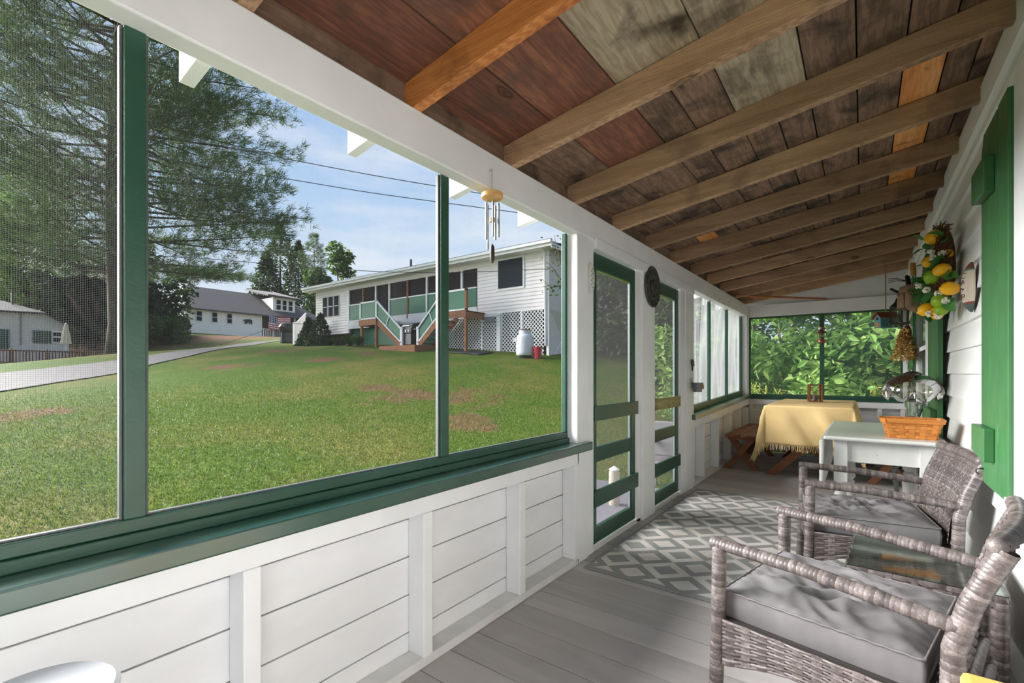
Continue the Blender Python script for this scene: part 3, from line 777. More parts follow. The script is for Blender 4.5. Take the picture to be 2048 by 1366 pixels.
def broad(name, label, base, blobs, n, leaf, mat, trunk=0.12, cat='tree', group=None, aspect=0.55, stems=5, shell=0.45):
    t = thing(name, label, cat, base, 0, group); mb = MB()
    for i in range(stems):
        b = blobs[i % len(blobs)]
        e = Vector(b[:3]) * 0.95; m = Vector((e.x * 0.3, e.y * 0.3, e.z * 0.5))
        mb.tube([(random.uniform(-.1, .1), random.uniform(-.1, .1), -0.15), m, e], [trunk, trunk * 0.7, trunk * 0.25], 6)
    mb.build('trunk' if cat == 'tree' else 'stems', M['bark'], t, 4)
    ob('foliage', leaves_mesh('foliage', blob_points(n, blobs, shell), leaf, M[mat], aspect), t, kind='stuff')
    return t
def rb(n, R, H, zc, r):
    return [(random.uniform(-R, R), random.uniform(-R, R), zc + random.uniform(-H, H), r * random.uniform(.7, 1.2), r * random.uniform(.7, 1.2), r * random.uniform(.6, 1)) for _ in range(n)]
def conif(name, label, base, h, r, n=2200, mat='leaf_dark', cat='tree', group=None, leaf=0.25):
    t = thing(name, label, cat, base, 0, group)
    MB().tube([(0, 0, -0.3), (0, 0, h * 0.9)], [r * 0.08, 0.02], 6).build('trunk', M['bark'], t, 4)
    zz = rng.random(n) ** 1.4; a = rng.random(n) * 2 * PI; rr = r * (1 - zz) ** 0.8 * (0.55 + 0.45 * rng.random(n) ** 0.5)
    C = np.column_stack([np.cos(a) * rr, np.sin(a) * rr, 0.02 * h + zz * h * 0.98])
    ob('foliage', leaves_mesh('foliage', C, leaf, M[mat], 0.4, 0.0, 0.3), t, kind='stuff')
    return t
def G(u, v, t, dz=-0.1):
    q = atd(u, v, t); return (q.x, q.y, ht(q.x, q.y) + dz)

FT = 'dark trees behind the cottage'
for u, t_, lb in ((165, 47, 'dark thicket right of the cottage under the trees'), (235, 46, 'dark thicket behind the huge pine trunk'), (292, 41, 'dark thicket left of the bear house gable'), (20, 52, 'dark thicket behind the cottage roof')):
    p_ = atd(u, 700, t_); t_o = thing('thicket', lb, 'bush', (p_.x, p_.y, ht(p_.x, p_.y) - .2), 0, 'thickets under the trees')
    bl_s = rb(9, 2.6, 1.3, 2.2, 1.7); mbs = MB()
    for k in range(7): mbs.tube([(random.uniform(-2, 2), random.uniform(-2, 2), -.2), Vector(bl_s[k][:3])], [.06, .02], 5)
    mbs.build('stems', M['bark'], t_o, kind='stuff')
    ob('foliage', leaves_mesh('foliage', blob_points(3200, bl_s, .4), .4, M['leaf_dark'], .55), t_o, kind='stuff')
for i, (u, t_, h, r, m, lb) in enumerate([(-60, 46, 12, 4, 'leaf_mid', 'light green leafy tree left of the cottage roof'), (55, 44, 11, 4.5, 'leaf_dark', 'dark leafy tree behind the cottage ridge'),
        (120, 40, 10, 4, 'leaf_dark', 'dark leafy tree right behind the closed parasol'), (185, 36, 8, 3.2, 'leaf_dark', 'shady leafy tree between cottage and pine trunk'), (270, 40, 8, 3.4, 'leaf_dark', 'shady leafy tree just right of the pine trunk')]):
    broad('leafy_tree', lb, G(u, 700, t_), rb(9, r * 0.8, h * 0.36, h * 0.55, r * 0.55), 5200, 0.42, m, 0.2, group=FT)
for u, v, t_, h, r, lb in [(560, 600, 84, 21, 6.2, 'broad dark conifer rising behind the shingled roof'), (597, 600, 88, 18.5, 5.0, 'dark conifer to the right of the broadest conifer'), (533, 600, 80, 15, 4.5, 'lower dark conifer beside the pine branch tips')]:
    conif('conifer_tree', lb, G(u, v, t_), h, r, 4200, 'leaf_dark', group='conifers behind the far house', leaf=0.6)
def pf2(s): return 3.4 * (1 - abs(s - 0.68) / 0.36) if s > 0.35 else 0.4
pine('slender_pine_tree', 'slender pine with open crown left of the white ranch house', G(627, 600, 80), 18.5, pf2, 8.0, 12, 5, 0.5, 0.5, 0.06, trunk_r=0.2, ntuft=10)
broad('leafy_tree', 'pale green leafy tree just behind the ranch house eave', G(634, 620, 78), rb(6, 1.6, 3.0, 8.0, 1.8), 2000, 0.6, 'leaf_mid', 0.2)
broad('leafy_tree', 'small leafy treetop peeking over the ranch house roof', G(682, 590, 52), rb(4, 0.9, 1.2, 8.6, 1.0), 900, 0.45, 'leaf_mid', 0.15)
broad('round_bush', 'big green bush at the corner of the bear house', G(330, 672, 38), rb(8, 1.4, 0.7, 1.4, 1.1), 4200, 0.2, 'leaf_mid', 0.06, 'bush')

# woods to the right of the ranch house, seen through the doors
for i, (u, t_, h, r, m, lb) in enumerate([(1250, 21, 9, 1.9, 'leaf_dark', 'dark leafy tree seen left in the nearer screen door'), (1272, 16, 8, 1.6, 'leaf_mid', 'leafy tree filling the nearer screen door'),
        (1315, 14.5, 7.5, 1.5, 'leaf_dark', 'leafy tree behind the post between the doors'), (1352, 13.5, 7, 1.5, 'leaf_mid', 'leafy tree seen through the farther screen door')]):
    broad('leafy_tree', lb, G(u, 780, t_), rb(12, r * 0.75, h * 0.36, h * 0.5, r * 0.5), 6500, 0.2, m, 0.12, group='trees beside the porch')
# shrubs beyond the end opening
sh = [(-2.6, 10.3, 3.2, 'leaf_light', 'light green shrub at the far left of the end opening', 0.26), (-1.2, 10.6, 3.6, 'leaf_light', 'tall light green shrub left of the mullion outside', 0.26),
      (0.2, 10.5, 3.7, 'leaf_light', 'big-leaved bright green shrub right of the mullion', 0.30), (1.5, 10.4, 3.4, 'leaf_mid', 'green shrub at the right edge of the end opening', 0.26),
      (-1.9, 12.4, 4.8, 'leaf_mid', 'deeper green tree behind the left end shrubs', 0.24), (0.9, 12.6, 4.8, 'leaf_mid', 'deeper green tree behind the right end shrubs', 0.24)]
for x, y, h, m, lb, lf in sh:
    broad('leafy_shrub', lb, (x, y, ht(x, y) - 0.1), rb(13, 0.75, h * 0.36, h * 0.5, 0.62), 5200, lf * 0.62, m, 0.03, 'shrub', 'shrubs beyond the end opening', 0.42, 7, 0.2)
for x, y, m, lb in [(-1.35, 9.1, 'leaf_yellow', 'low feathery plant under the left end screen'), (-0.5, 9.2, 'leaf_light', 'low feathery plant below the mullion'), (0.35, 9.1, 'leaf_yellow', 'low yellowish plant under the right end screen')]:
    t = thing('feathery_plant', lb, 'plant', (x, y, ht(x, y)), 0, 'low plants beyond the end opening'); C = []; mb = MB()
    for k in range(34):
        a = random.random() * 2 * PI; l = random.uniform(0.7, 1.35); sp = random.uniform(0.08, 0.42)
        p = [Vector((sp * s * math.cos(a) + random.uniform(-.01, .01), sp * s * math.sin(a), l * s - 0.25 * sp * s * s)) for s in (0, .33, .66, 1)]
        mb.tube(p, [0.006, 0.005, 0.004, 0.002], 4, False)
        for q in range(26):
            s = 0.3 + 0.7 * random.random(); i0 = min(int(s * 3), 2); C.append(p[i0].lerp(p[i0 + 1], s * 3 - i0))
    mb.build('stems', M['leaf_mid'], t, kind='stuff')
    ob('foliage', leaves_mesh('foliage', np.array(C), 0.13, M[m], 0.22, 0.0, 0.5), t, kind='stuff')
# ------------------------------------------------------------------ the white ranch house up the lawn
M['h_white'] = plain('house_siding_white', S(230, 223, 220), 0.7, var=0.04, ns=3)
M['h_trim'] = plain('house_trim_white', S(226, 224, 222), 0.6)
M['h_pane'] = plain('house_window_glass', S(44, 48, 53), 0.85, 0.0, 0.05)
M['h_green'] = plain('house_green_panel', S(34, 110, 78), 0.6, var=0.15, ns=30)
M['h_deck'] = wood('treated_deck_wood', [(0.3, S(112, 72, 46)), (0.7, S(156, 106, 70))], 0, 8, 0.8, None, bump=0.2, ring=False)
M['h_roof'] = plain('grey_shingle', S(94, 86, 83), 0.9, var=0.25, ns=9)
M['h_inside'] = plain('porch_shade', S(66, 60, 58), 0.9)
M['alu_dark'] = plain('dark_roof_edge', S(74, 72, 74), 0.6)
YF = 16.3
def fx(u): return ony(u, 600, YF).x
def fz(u, v): return ony(u, v, YF).z
xL, xR = fx(632), fx(1097); xa, xb = fx(698), fx(955)
ZS, ZE = 3.80, 6.22
rh = thing('ranch_house', 'long low white house with screened porch standing on lattice up the lawn', 'house', (-18, YF, 2.4))
def H(mb, name, mat, parent=rh, bevel=None, smooth=None, **kw):
    w = parent
    off = Vector((0, 0, 0))
    while w is not None: off += Vector(w.location); w = w.parent
    mb.v = [(p[0] - off.x, p[1] - off.y, p[2] - off.z) for p in mb.v]
    return mb.build(name, mat, parent, smooth, bevel, **kw)
def siding(x0, x1, z0, z1, y, step=0.155):
    mb = MB(); z = z0
    while z < z1 - 0.01:
        zt = min(z + step, z1)
        mb.add([(x0, y - 0.022, z), (x1, y - 0.022, z), (x1, y, zt), (x0, y, zt)], [(0, 1, 2, 3)])
        mb.add([(x0, y, z), (x1, y, z), (x1, y - 0.022, z), (x0, y - 0.022, z)], [(0, 1, 2, 3)])
        z = zt
    mb.box(x0, x1, y + 0.001, y + 0.1, z0, z1); return mb
H(siding(xL, xa, ZS - 0.3, ZE, YF), 'front_wall', M['h_white'])
H(siding(xb, xR, ZS, ZE, YF), 'front_wall', M['h_white'])
H(MB().box(xa, xb, YF, YF + 0.1, 5.96, ZE), 'porch_header', M['h_white'])
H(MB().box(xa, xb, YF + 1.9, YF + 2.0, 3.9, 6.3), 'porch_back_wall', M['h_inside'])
H(MB().box(xa, xb, YF, YF + 2.0, 3.95, 4.13), 'porch_floor', M['h_trim'])
H(MB().box(xR - 0.1, xR, YF, YF + 8, 1.2, 6.5), 'end_wall', M['h_white'])
H(MB().box(xL, xL + 0.1, YF, YF + 8, 1.5, 6.5), 'end_wall', M['h_white'])
H(MB().box(xL, xR, YF + 7.9, YF + 8, 1.5, 6.5), 'back_wall', M['h_white'])
H(MB().add([(xL - .6, YF - .55, 6.30), (xR + .5, YF - .55, 6.30), (xR + .5, YF + 4, 7.05), (xL - .6, YF + 4, 7.05), (xL - .6, YF + 8.5, 6.3), (xR + .5, YF + 8.5, 6.3)], [(0, 1, 2, 3), (3, 2, 5, 4), (0, 3, 4), (1, 5, 2), (0, 4, 5, 1)]), 'roof', M['h_roof'])
H(MB().box(xL - .6, xR + .5, YF - .57, YF - .53, 6.18, 6.40), 'fascia', M['h_trim'])
H(MB().box(xL - .6, xR + .5, YF - .66, YF - .57, 6.30, 6.41), 'gutter', M['h_trim'])
H(MB().box(xL - .6, xR + .5, YF - .64, YF - .50, 6.412, 6.44), 'drip_edge', M['alu_dark'])
H(MB().box(xL - .6, xR + .5, YF - .53, YF, 6.18, 6.22), 'soffit', M['h_trim'])
H(MB().box(xR + 0.45, xR + .5, YF - .53, YF + 8, 6.12, 6.38), 'rake_board', M['h_trim'])
H(MB().tube([(xR - .15, YF - .55, 6.28), (xR - .12, YF - .1, 6.1), (xR - .1, YF - .06, 2.3)], 0.05, 6), 'downspout', M['h_trim'])
H(MB().tube([(fx(765), YF + 2, 6.3), (fx(765), YF + 2, 7.7)], 0.07, 8), 'roof_vent_pipe', M['alu_dark'])
H(MB().box(xR - .02, xR + .04, YF - .04, YF + .06, 1.8, 6.2), 'corner_board', M['h_trim'])
def hwin(x0, x1, z0, z1, rail=False, fw=.09):
    f = H(MB().box(x0 - fw, x1 + fw, YF - .05, YF - .01, z0 - fw, z1 + fw), 'window_frame', M['h_trim'])
    H(MB().box(x0, x1, YF - .07, YF - .052, z0, z1), 'pane', M['h_pane'], f)
    if rail: H(MB().box(x0, x1, YF - .085, YF - .07, (z0 + z1) / 2 - .02, (z0 + z1) / 2 + .02), 'meeting_rail', M['h_trim'], f)
hwin(fx(998), fx(1046), fz(1022, 575), fz(1022, 519))
for u0, u1 in ((647.5, 655.5), (659, 667), (670, 678.5)): hwin(fx(u0), fx(u1), fz(662, 633), fz(662, 594), True, .035)
# screened porch front: posts, dark screens, rails and green panels
pu = [698, 726.5, 752, 779, 815.5, 854, 893, 924, 955]
M['h_screen'] = plain('house_screen', S(46, 41, 42), 0.9, spec=0.1, var=0.2, ns=2)
for i, (u0, u1) in enumerate(zip(pu[:-1], pu[1:])):
    x0, x1 = fx(u0), fx(u1)
    H(MB().box(x0 - .05, x0 + .05, YF - .04, YF + .06, 4.0, 5.96), 'porch_post', M['h_trim'] if i not in (1, 4) else M['h_deck'])
    H(MB().box(x0 + .05, x1 - .05, YF + .04, YF + .05, 4.13, 5.96), 'porch_screen', M['h_screen'])
    if i == 2: continue
    H(MB().box(x0 + .05, x1 - .05, YF - .01, YF + .03, 4.22, 5.06), 'rail_panel', M['h_green'])
    H(MB().box(x0 + .05, x1 - .05, YF - .03, YF + .04, 5.06, 5.12), 'top_rail', M['h_trim'])
    H(MB().box(x0 + .05, x1 - .05, YF - .03, YF + .04, 4.14, 4.21), 'bottom_rail', M['h_trim'])
H(MB().box(xa, xb, YF - .04, YF, 3.72, 4.13), 'skirt_board', M['h_trim'])
H(MB().box(xa, fx(900), YF + .3, YF + .4, 1.8, 3.72), 'under_porch_wall', M['h_green'])
# lattice skirt
def lattice(x0, x1, z0, z1, y, w=0.036, p=0.17):
    mb = MB(); n = int((x1 - x0 + z1 - z0) / p) + 1
    for k in range(n + 1):
        c = x0 + k * p - (z1 - z0)
        for sg in (1, -1):
            # line x = c + (z-z0) (sg=1) or mirrored
            t0 = max(0.0, x0 - c); t1 = min(z1 - z0, x1 - c)
            if t1 - t0 < 0.02: continue
            if sg == 1: a_, b_ = (c + t0, z0 + t0), (c + t1, z0 + t1)
            else: a_, b_ = (x0 + x1 - c - t0, z0 + t0), (x0 + x1 - c - t1, z0 + t1)
            mb.bar((a_[0], y - 0.006 * sg, a_[1]), (b_[0], y - 0.006 * sg, b_[1]), 0.01, w, (0, 1, 0)) if False else mb.bar((a_[0], y - 0.006 * sg, a_[1]), (b_[0], y - 0.006 * sg, b_[1]), w, 0.01, (0, 1, 0))
    return mb
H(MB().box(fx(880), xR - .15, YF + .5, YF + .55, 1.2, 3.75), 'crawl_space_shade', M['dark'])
lx = [892, 966.5, 1003.5, 1044, 1090]
for i, (u0, u1) in enumerate(zip(lx[:-1], lx[1:])):
    x0, x1 = fx(u0), fx(u1); z0 = ht((x0 + x1) / 2, YF) - 0.05
    yy = YF - .03 if i != 1 else YF - .1
    H(lattice(x0 + .04, x1 - .04, z0, ZS - .02, yy), 'lattice_panel', M['h_trim'], kind='stuff')
    H(MB().box(x0 - .04, x0 + .05, yy - .02, yy + .03, z0 - .2, ZS), 'lattice_post', M['h_trim'])
H(MB().box(fx(966.5), fx(1003.5), YF - .12, YF - .07, ZS - .12, ZS - .02), 'lattice_door_rail', M['h_trim'])
H(MB().box(fx(996.5), fx(1003.5), YF - .12, YF - .07, 1.95, ZS - .1), 'lattice_door_rail', M['h_trim'])
sg = MB().box(fx(973), fx(993), YF - .16, YF - .13, fz(983, 645), fz(983, 635.5)).build('lattice_sign', plain('grey_sign', S(138, 140, 146), 0.6, var=0.3, ns=6)); tag(sg, 'small weathered grey sign on the white lattice door', 'sign')
for u in (1097,):
    x0 = fx(u); mb = MB()
    for k in range(30):
        yy = YF + 0.1 + k * 0.2
        mb.bar((x0 + .02, yy, 1.6), (x0 + .02, yy + 2.2, 3.8), 0.01, 0.045, (1, 0, 0)); mb.bar((x0 + .03, yy + 2.2, 1.6), (x0 + .03, yy, 3.8), 0.01, 0.045, (1, 0, 0))
    H(mb, 'end_lattice_panel', M['h_trim'], kind='stuff')

# two stair landings in front of the porch
def landing(name, label, x0, x1, zt, xs, xe, ze, sgn):
    yf = 15.0; th = thing(name, label, 'stairs', ((x0 + x1) / 2, yf, ht((x0 + x1) / 2, yf)))
    Q = lambda mb, nm, mt, **kw: H(mb, nm, mt, th, **kw)
    Q(MB().box(x0, x1, yf, YF - .05, zt - .05, zt), 'platform', M['h_deck'])
    Q(MB().box(x0, x1, yf - .04, yf, zt - .3, zt), 'rim_board', M['h_deck'])
    Q(MB().box(x1 - .04 if sgn < 0 else x0, x1 if sgn < 0 else x0 + .04, yf, YF - .05, zt - .3, zt), 'rim_board', M['h_deck'])
    for xx in (x0 + .1, x1 - .1):
        Q(MB().box(xx - .06, xx + .06, yf + .02, yf + .14, ht(xx, yf) - .1, zt - .05), 'leg', M['h_deck'])
    n = 7
    for yy in (yf + .03, yf + 1.0):
        Q(MB().bar((xs, yy, zt - .15), (xe, yy, ze - .05), 0.05, 0.26), 'stringer', M['h_deck'])
    for k in range(n):
        f = (k + .5) / n; xx = xs + (xe - xs) * f; zz = zt + (ze - zt) * f
        Q(MB().box(xx - .15, xx + .15, yf + .02, yf + 1.02, zz - .03, zz), 'tread', M['h_deck'])
    # rails with green panels
    px0 = x0 if sgn > 0 else x1
    for xx in ((x0 + .05), (x1 - .05)):
        Q(MB().box(xx - .05, xx + .05, yf, yf + .1, zt, zt + .95), 'rail_post', M['h_trim'] if sgn > 0 or xx < (x0 + x1) / 2 else M['h_deck'])
    Q(MB().box(x0 + .1, x1 - .1, yf + .02, yf + .06, zt + .08, zt + .86), 'rail_panel', M['h_green'])
    Q(MB().box(x0, x1, yf, yf + .1, zt + .86, zt + .93), 'top_rail', M['h_trim'])
    Q(MB().box(x0, x1, yf, yf + .1, zt + .02, zt + .08), 'bottom_rail', M['h_trim'])
    a0 = Vector((xs, yf + .03, zt + .88)); a1 = Vector((xe, yf + .03, ze + .75)); b0 = Vector((xs, yf + .03, zt + .1)); b1 = Vector((xe, yf + .03, ze + .1))
    Q(MB().bar(a0, a1, 0.09, 0.06), 'top_rail', M['h_trim']); Q(MB().bar(b0, b1, 0.06, 0.06), 'bottom_rail', M['h_trim'])
    Q(MB().bar(a0.lerp(a1, .52), b0.lerp(b1, .38), 0.05, 0.04), 'rail_brace', M['h_trim'])
    e = [(a0.x, yf + .04, a0.z - .04), (a1.x, yf + .04, a1.z - .04), (b1.x, yf + .04, b1.z + .03), (b0.x, yf + .04, b0.z + .03)]
    Q(MB().add(e + [(p[0], p[1] + .02, p[2]) for p in e], [(0, 1, 2, 3), (7, 6, 5, 4), (0, 4, 5, 1), (1, 5, 6, 2), (2, 6, 7, 3), (3, 7, 4, 0)]), 'rail_panel', M['h_green'])
    Q(MB().box(xe - .07, xe + .07, yf, yf + .12, ze - .25, ze + .85), 'newel_post', M['h_trim'])
    return th
landing('landing_stairs', 'wooden stairs with green panels coming down rightwards from the left porch door', -21.0, -19.6, 3.92, -19.6, -17.75, 2.55, 1)
landing('landing_stairs', 'wooden stairs with green panels coming down leftwards from the right porch end', -15.0, -13.55, 3.87, -15.0, -16.6, 2.5, -1)
pd = MB().box(-18.5, -16.0, 14.3, 15.6, 2.0, 2.46).build('wooden_step', M['h_deck'], bevel=0.02); tag(pd, 'low brown wooden platform at the foot of both stairs', 'platform')
# grill between the stairs
gq = ony(826, 690, 15.5)
gr = thing('gas_grill', 'black gas grill with side shelf between the two stairs', 'grill', (gq.x, 15.35, 2.46))
MB().box(-.32, .32, -.25, .25, 0.08, .62).build('cabinet', M['black'], gr, bevel=0.02)
MB().box(-.36, .36, -.28, .28, .62, .86).build('firebox', M['black'], gr, bevel=0.03)
MB().tube([(-.36, 0, .86), (.36, 0, .86)], 0.26, 14).build('lid', M['black'], gr, 0.8)
MB().tube([(-.26, -.30, .98), (.26, -.30, .98)], 0.02, 6).build('handle', M['alu'], gr)
MB().box(.36, .75, -.22, .22, .78, .82).build('side_shelf', M['black'], gr); MB().box(-.75, -.36, -.22, .22, .78, .82).build('side_shelf', M['black'], gr)
for kx in (-.2, 0, .2): MB().lathe([(.03, 0), (.03, .04)], 8, Matrix.Translation((kx, -.28, .72)) @ Matrix.Rotation(PI / 2, 4, 'X')).build('knob', M['alu'], gr)
for kx in (-.28, .28):
    MB().box(kx - .03, kx + .03, -.2, .2, 0, .1).build('foot', M['black'], gr)
# propane tank, red bin, tarp
tq = ony(1050, 712, 15.2)
tk = thing('propane_tank', 'upright white propane tank in front of the white lattice', 'tank', (tq.x, 15.2, ht(tq.x, 15.2)))
M['tank'] = plain('tank_white', S(216, 216, 220), 0.45)
MB().lathe([(.30, 0.06), (.345, .1), (.35, .2), (.35, .72), (.33, .82), (.25, .9), (.1, .93)], 24).build('cylinder', M['tank'], tk, 0.9)
MB().lathe([(.24, -0.05), (.24, .1)], 20).build('foot_ring', M['dark'], tk)
MB().lathe([(.22, .86), (.22, 1.05), (.235, 1.05), (.235, .86)], 20, cap=False).build('collar', M['tank'], tk, 0.9)
MB().lathe([(.24, 1.05), (.25, 1.08), (.1, 1.1)], 20).build('collar_lid', plain('rusty_lid', S(110, 72, 66), .6), tk, 0.9)
MB().box(-.36, -.2, -.31, -.29, .6, .74).build('label_plate', plain('tank_label', S(190, 176, 186), .5), tk)
rq = ony(1075, 711, 15.3)
rbn = thing('red_bucket', 'red plastic bucket beside the white propane tank', 'bucket', (rq.x, 15.3, ht(rq.x, 15.3)))
M['redp'] = plain('red_plastic', S(196, 56, 70), 0.4)
MB().lathe([(.13, 0), (.18, .42), (.195, .42), (.195, .45), (.17, .45), (.125, .02)], 18).build('body', M['redp'], rbn, 0.7)
MB().tube([(.18 * math.cos(a), -.02, .43 + .1 * math.sin(a)) for a in np.linspace(PI, 2 * PI, 9)], .008, 5).build('handle', M['alu'], rbn)
q0 = ony(938, 703, 14.9); rows = []
for i in range(15):
    rows.append([(q0.x - .8 + 1.7 * i / 14, 14.5 + .9 * j / 7, ht(q0.x - .8 + 1.7 * i / 14, 14.5 + .9 * j / 7) + .04 + .07 * abs(noise.noise(Vector((i * .5, j * .6, 3))))) for j in range(8)])
tp = MB().grid(rows).build('black_tarp', plain('black_tarp', S(44, 46, 50), 0.5), smooth=4); tag(tp, 'crumpled black tarp on the grass under the landing', 'tarp')
so = tp.modifiers.new('s', 'SOLIDIFY'); so.thickness = 0.02
# planting at the house
for u, t_, h, r, lb in [(617, 28.2, 1.75, 0.75, 'pointed evergreen bush by the white stair rail'), (641, 27.0, 1.9, 0.85, 'pointed evergreen bush nearest the three windows')]:
    conif('evergreen_bush', lb, G(u, 690, t_), h, r, 3000, 'leaf_dark', 'bush', 'evergreen bushes at the ranch house', 0.13)
for i, (u, t_, lb) in enumerate([(672, 25.6, 'low leafy garden clump left of the long-leaved clumps'), (697, 24.8, 'long-leaved garden clump in the middle of the flower bed'), (715, 24.4, 'long-leaved garden clump beside the landing leg')]):
    p = G(u, 690, t_, 0); t = thing('garden_clump', lb, 'plant', p, 0, 'plants in the house bed'); mb = MB()
    for k in range(120):
        a = random.random() * 2 * PI; l = random.uniform(.5, 1.0) * (0.7 if i == 0 else 1); sp = random.uniform(.1, .7)
        d = Vector((math.cos(a), math.sin(a), 0)); w = Vector((-math.sin(a), math.cos(a), 0)) * .025
        c = [d * (sp * s) + Vector((0, 0, l * s * (1.4 - .8 * s))) for s in (0.05, .4, .75, 1)]
        mb.add([c[0] - w, c[0] + w, c[1] + w, c[1] - w, c[2] + w * .7, c[2] - w * .7, c[3]], [(0, 1, 2, 3), (3, 2, 4, 5), (5, 4, 6)])
    mb.build('foliage', M['leaf_mid'], t, kind='stuff')
    MB().ell((0, 0, .02), (.2, .2, .08), 8, 5).build('root_crown', M['bark'], t)
# leafy branch hanging over the house corner
bt = thing('apple_branch', 'thin leafy branch in front of the ranch house corner', 'branch', (0, 0, 0))
Bp = [atd(u, v, 13.5) for u, v in ((1150, 760), (1145, 640), (1128, 570), (1108, 540), (1090, 520))]
bt.location = Bp[0]; Bp = [p - Bp[0] for p in Bp]; mb = MB(); mb.tube(Bp, [.05, .04, .025, .015, .008], 6)
Bq = [atd(u, v, 13.5) - Vector(bt.location) for u, v in ((1128, 570), (1105, 575), (1085, 560))]; mb.tube(Bq, [.02, .012, .006], 5)
Br = [atd(u, v, 13.5) - Vector(bt.location) for u, v in ((1140, 600), (1120, 520), (1108, 470))]; mb.tube(Br, [.025, .014, .006], 5)
mb.build('twigs', M['bark'], bt, 4, kind='stuff')
C = []
for P_ in (Bp[1:], Bq, Br):
    for k in range(26):
        s = random.random() * (len(P_) - 1); i0 = min(int(s), len(P_) - 2)
        C.append(P_[i0].lerp(P_[i0 + 1], s - i0) + Vector((random.gauss(0, .12), random.gauss(0, .12), random.gauss(0, .14))))
ob('foliage', leaves_mesh('foliage', np.array(C), 0.10, M['leaf_mid'], 0.6), bt, kind='stuff')

# ------------------------------------------------------------------ the far house with the bear
XB = -54.0
def bz(u, v): return onx(u, v, XB).z
def by(u): return onx(u, 640, XB).y
yL, yR = by(371), by(524); z0, zE = 5.0, 7.75
bh = thing('bear_house', 'white far house with grey shingled roof and bear on its wall', 'house', (XB, (yL + yR) / 2, z0))
Bh = lambda mb, nm, mt, parent=bh, **kw: H(mb, nm, mt, parent, **kw)
def sid_x(ya, yb, za, zb):
    mb = MB(); z = za
    while z < zb - .01:
        zt = min(z + .16, zb)
        mb.add([(XB + .03, ya, z), (XB + .03, yb, z), (XB, yb, zt), (XB, ya, zt)], [(0, 1, 2, 3)]); mb.add([(XB, ya, z), (XB, yb, z), (XB + .03, yb, z), (XB + .03, ya, z)], [(0, 1, 2, 3)]); z = zt
    mb.box(XB - .1, XB - .001, ya, yb, za, zb); return mb
M['h_white2'] = plain('far_house_white', S(246, 242, 238), 0.7)
Bh(sid_x(yL, yR, z0 + .25, zE), 'front_wall', M['h_white2'])
Bh(MB().box(XB - 9, XB - .1, yL, yL + .1, z0, zE), 'end_wall', M['h_white2'])
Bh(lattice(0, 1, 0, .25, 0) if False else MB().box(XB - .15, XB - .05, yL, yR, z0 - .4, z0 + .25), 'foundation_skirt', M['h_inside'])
yE = by(645)
Bh(MB().add([(XB + .4, yL - .5, zE - .05), (XB + .4, yE, zE - .05), (XB - 5, yE - 2.2, zE + 3.0), (XB - 5, yL + 1.5, zE + 3.0), (XB - 10, yL - .5, zE), (XB - 10, yE, zE)], [(0, 1, 2, 3), (3, 2, 5, 4), (0, 3, 4), (1, 5, 2), (0, 4, 5, 1)]), 'roof', M['h_roof'])
Bh(MB().box(XB + .36, XB + .42, yL - .5, yR + 1, zE - .16, zE - .03), 'fascia', M['alu_dark'])
for u0, u1, v0, v1 in ((393, 403, 622.5, 641), (424.5, 433.5, 625, 643.5), (454.5, 463, 628, 646)):
    f = Bh(MB().box(XB + .03, XB + .06, by(u0) - .1, by(u1) + .1, bz(u0, v1) - .1, bz(u0, v0) + .1), 'window_frame', M['h_trim'])
    Bh(MB().box(XB + .06, XB + .08, by(u0), by(u1), bz(u0, v1), bz(u0, v0)), 'pane', M['h_pane'], f)
    zm = (bz(u0, v1) + bz(u0, v0)) / 2; Bh(MB().box(XB + .08, XB + .1, by(u0), by(u1), zm - .03, zm + .03), 'meeting_rail', M['h_trim'], f)
# porch with railing under the roof, dormer above
Bh(MB().box(XB - 2.2, XB - 2.1, yR, yE - .6, z0 + .2, zE), 'porch_back_wall', plain('porch_brown', S(96, 74, 66), .8))
Bh(MB().box(XB - 2.2, XB, yR, yE - .6, z0 - .3, z0 + .25), 'porch_floor', M['h_trim'])
for k in range(26):
    yy = yR + .15 + k * .2
    if yy > yE - .6: break
    Bh(MB().box(XB - .04, XB, yy, yy + .06, z0 + .3, z0 + 1.15), 'baluster', M['h_trim'])
Bh(MB().box(XB - .06, XB + .02, yR, yE - .6, z0 + 1.15, z0 + 1.25), 'top_rail', M['h_trim']); Bh(MB().box(XB - .06, XB + .02, yR, yE - .6, z0 + .25, z0 + .33), 'bottom_rail', M['h_trim'])
for u in (545, 588): Bh(MB().box(XB - .08, XB + .04, by(u), by(u) + .16, z0, zE), 'porch_post', M['h_trim'])
dXf = XB - 1.0
def dz(u, v): return onx(u, v, dXf).z
def dy(u): return onx(u, 600, dXf).y
dy0, dy1, dz0, dz1 = dy(546), dy(590), dz(568, 623), dz(568, 597)
Bh(MB().box(dXf - 4, dXf, dy0, dy1, dz0 - .3, dz1), 'dormer_wall', M['h_white2'])
Bh(MB().add([(dXf + .5, dy0 - .8, dz1), (dXf + .5, dy1 + .6, dz1 - .1), (dXf - 5, dy1 + .6, dz1 + 1.2), (dXf - 5, dy0 - .8, dz1 + 1.2), (dXf + .5, dy0 - .8, dz1 + .2), (dXf + .5, dy1 + .6, dz1 + .1), (dXf - 5, dy1 + .6, dz1 + 1.4), (dXf - 5, dy0 - .8, dz1 + 1.4)], [(3, 2, 1, 0), (4, 5, 6, 7), (0, 1, 5, 4), (1, 2, 6, 5), (2, 3, 7, 6), (3, 0, 4, 7)]), 'dormer_roof', M['h_roof'])
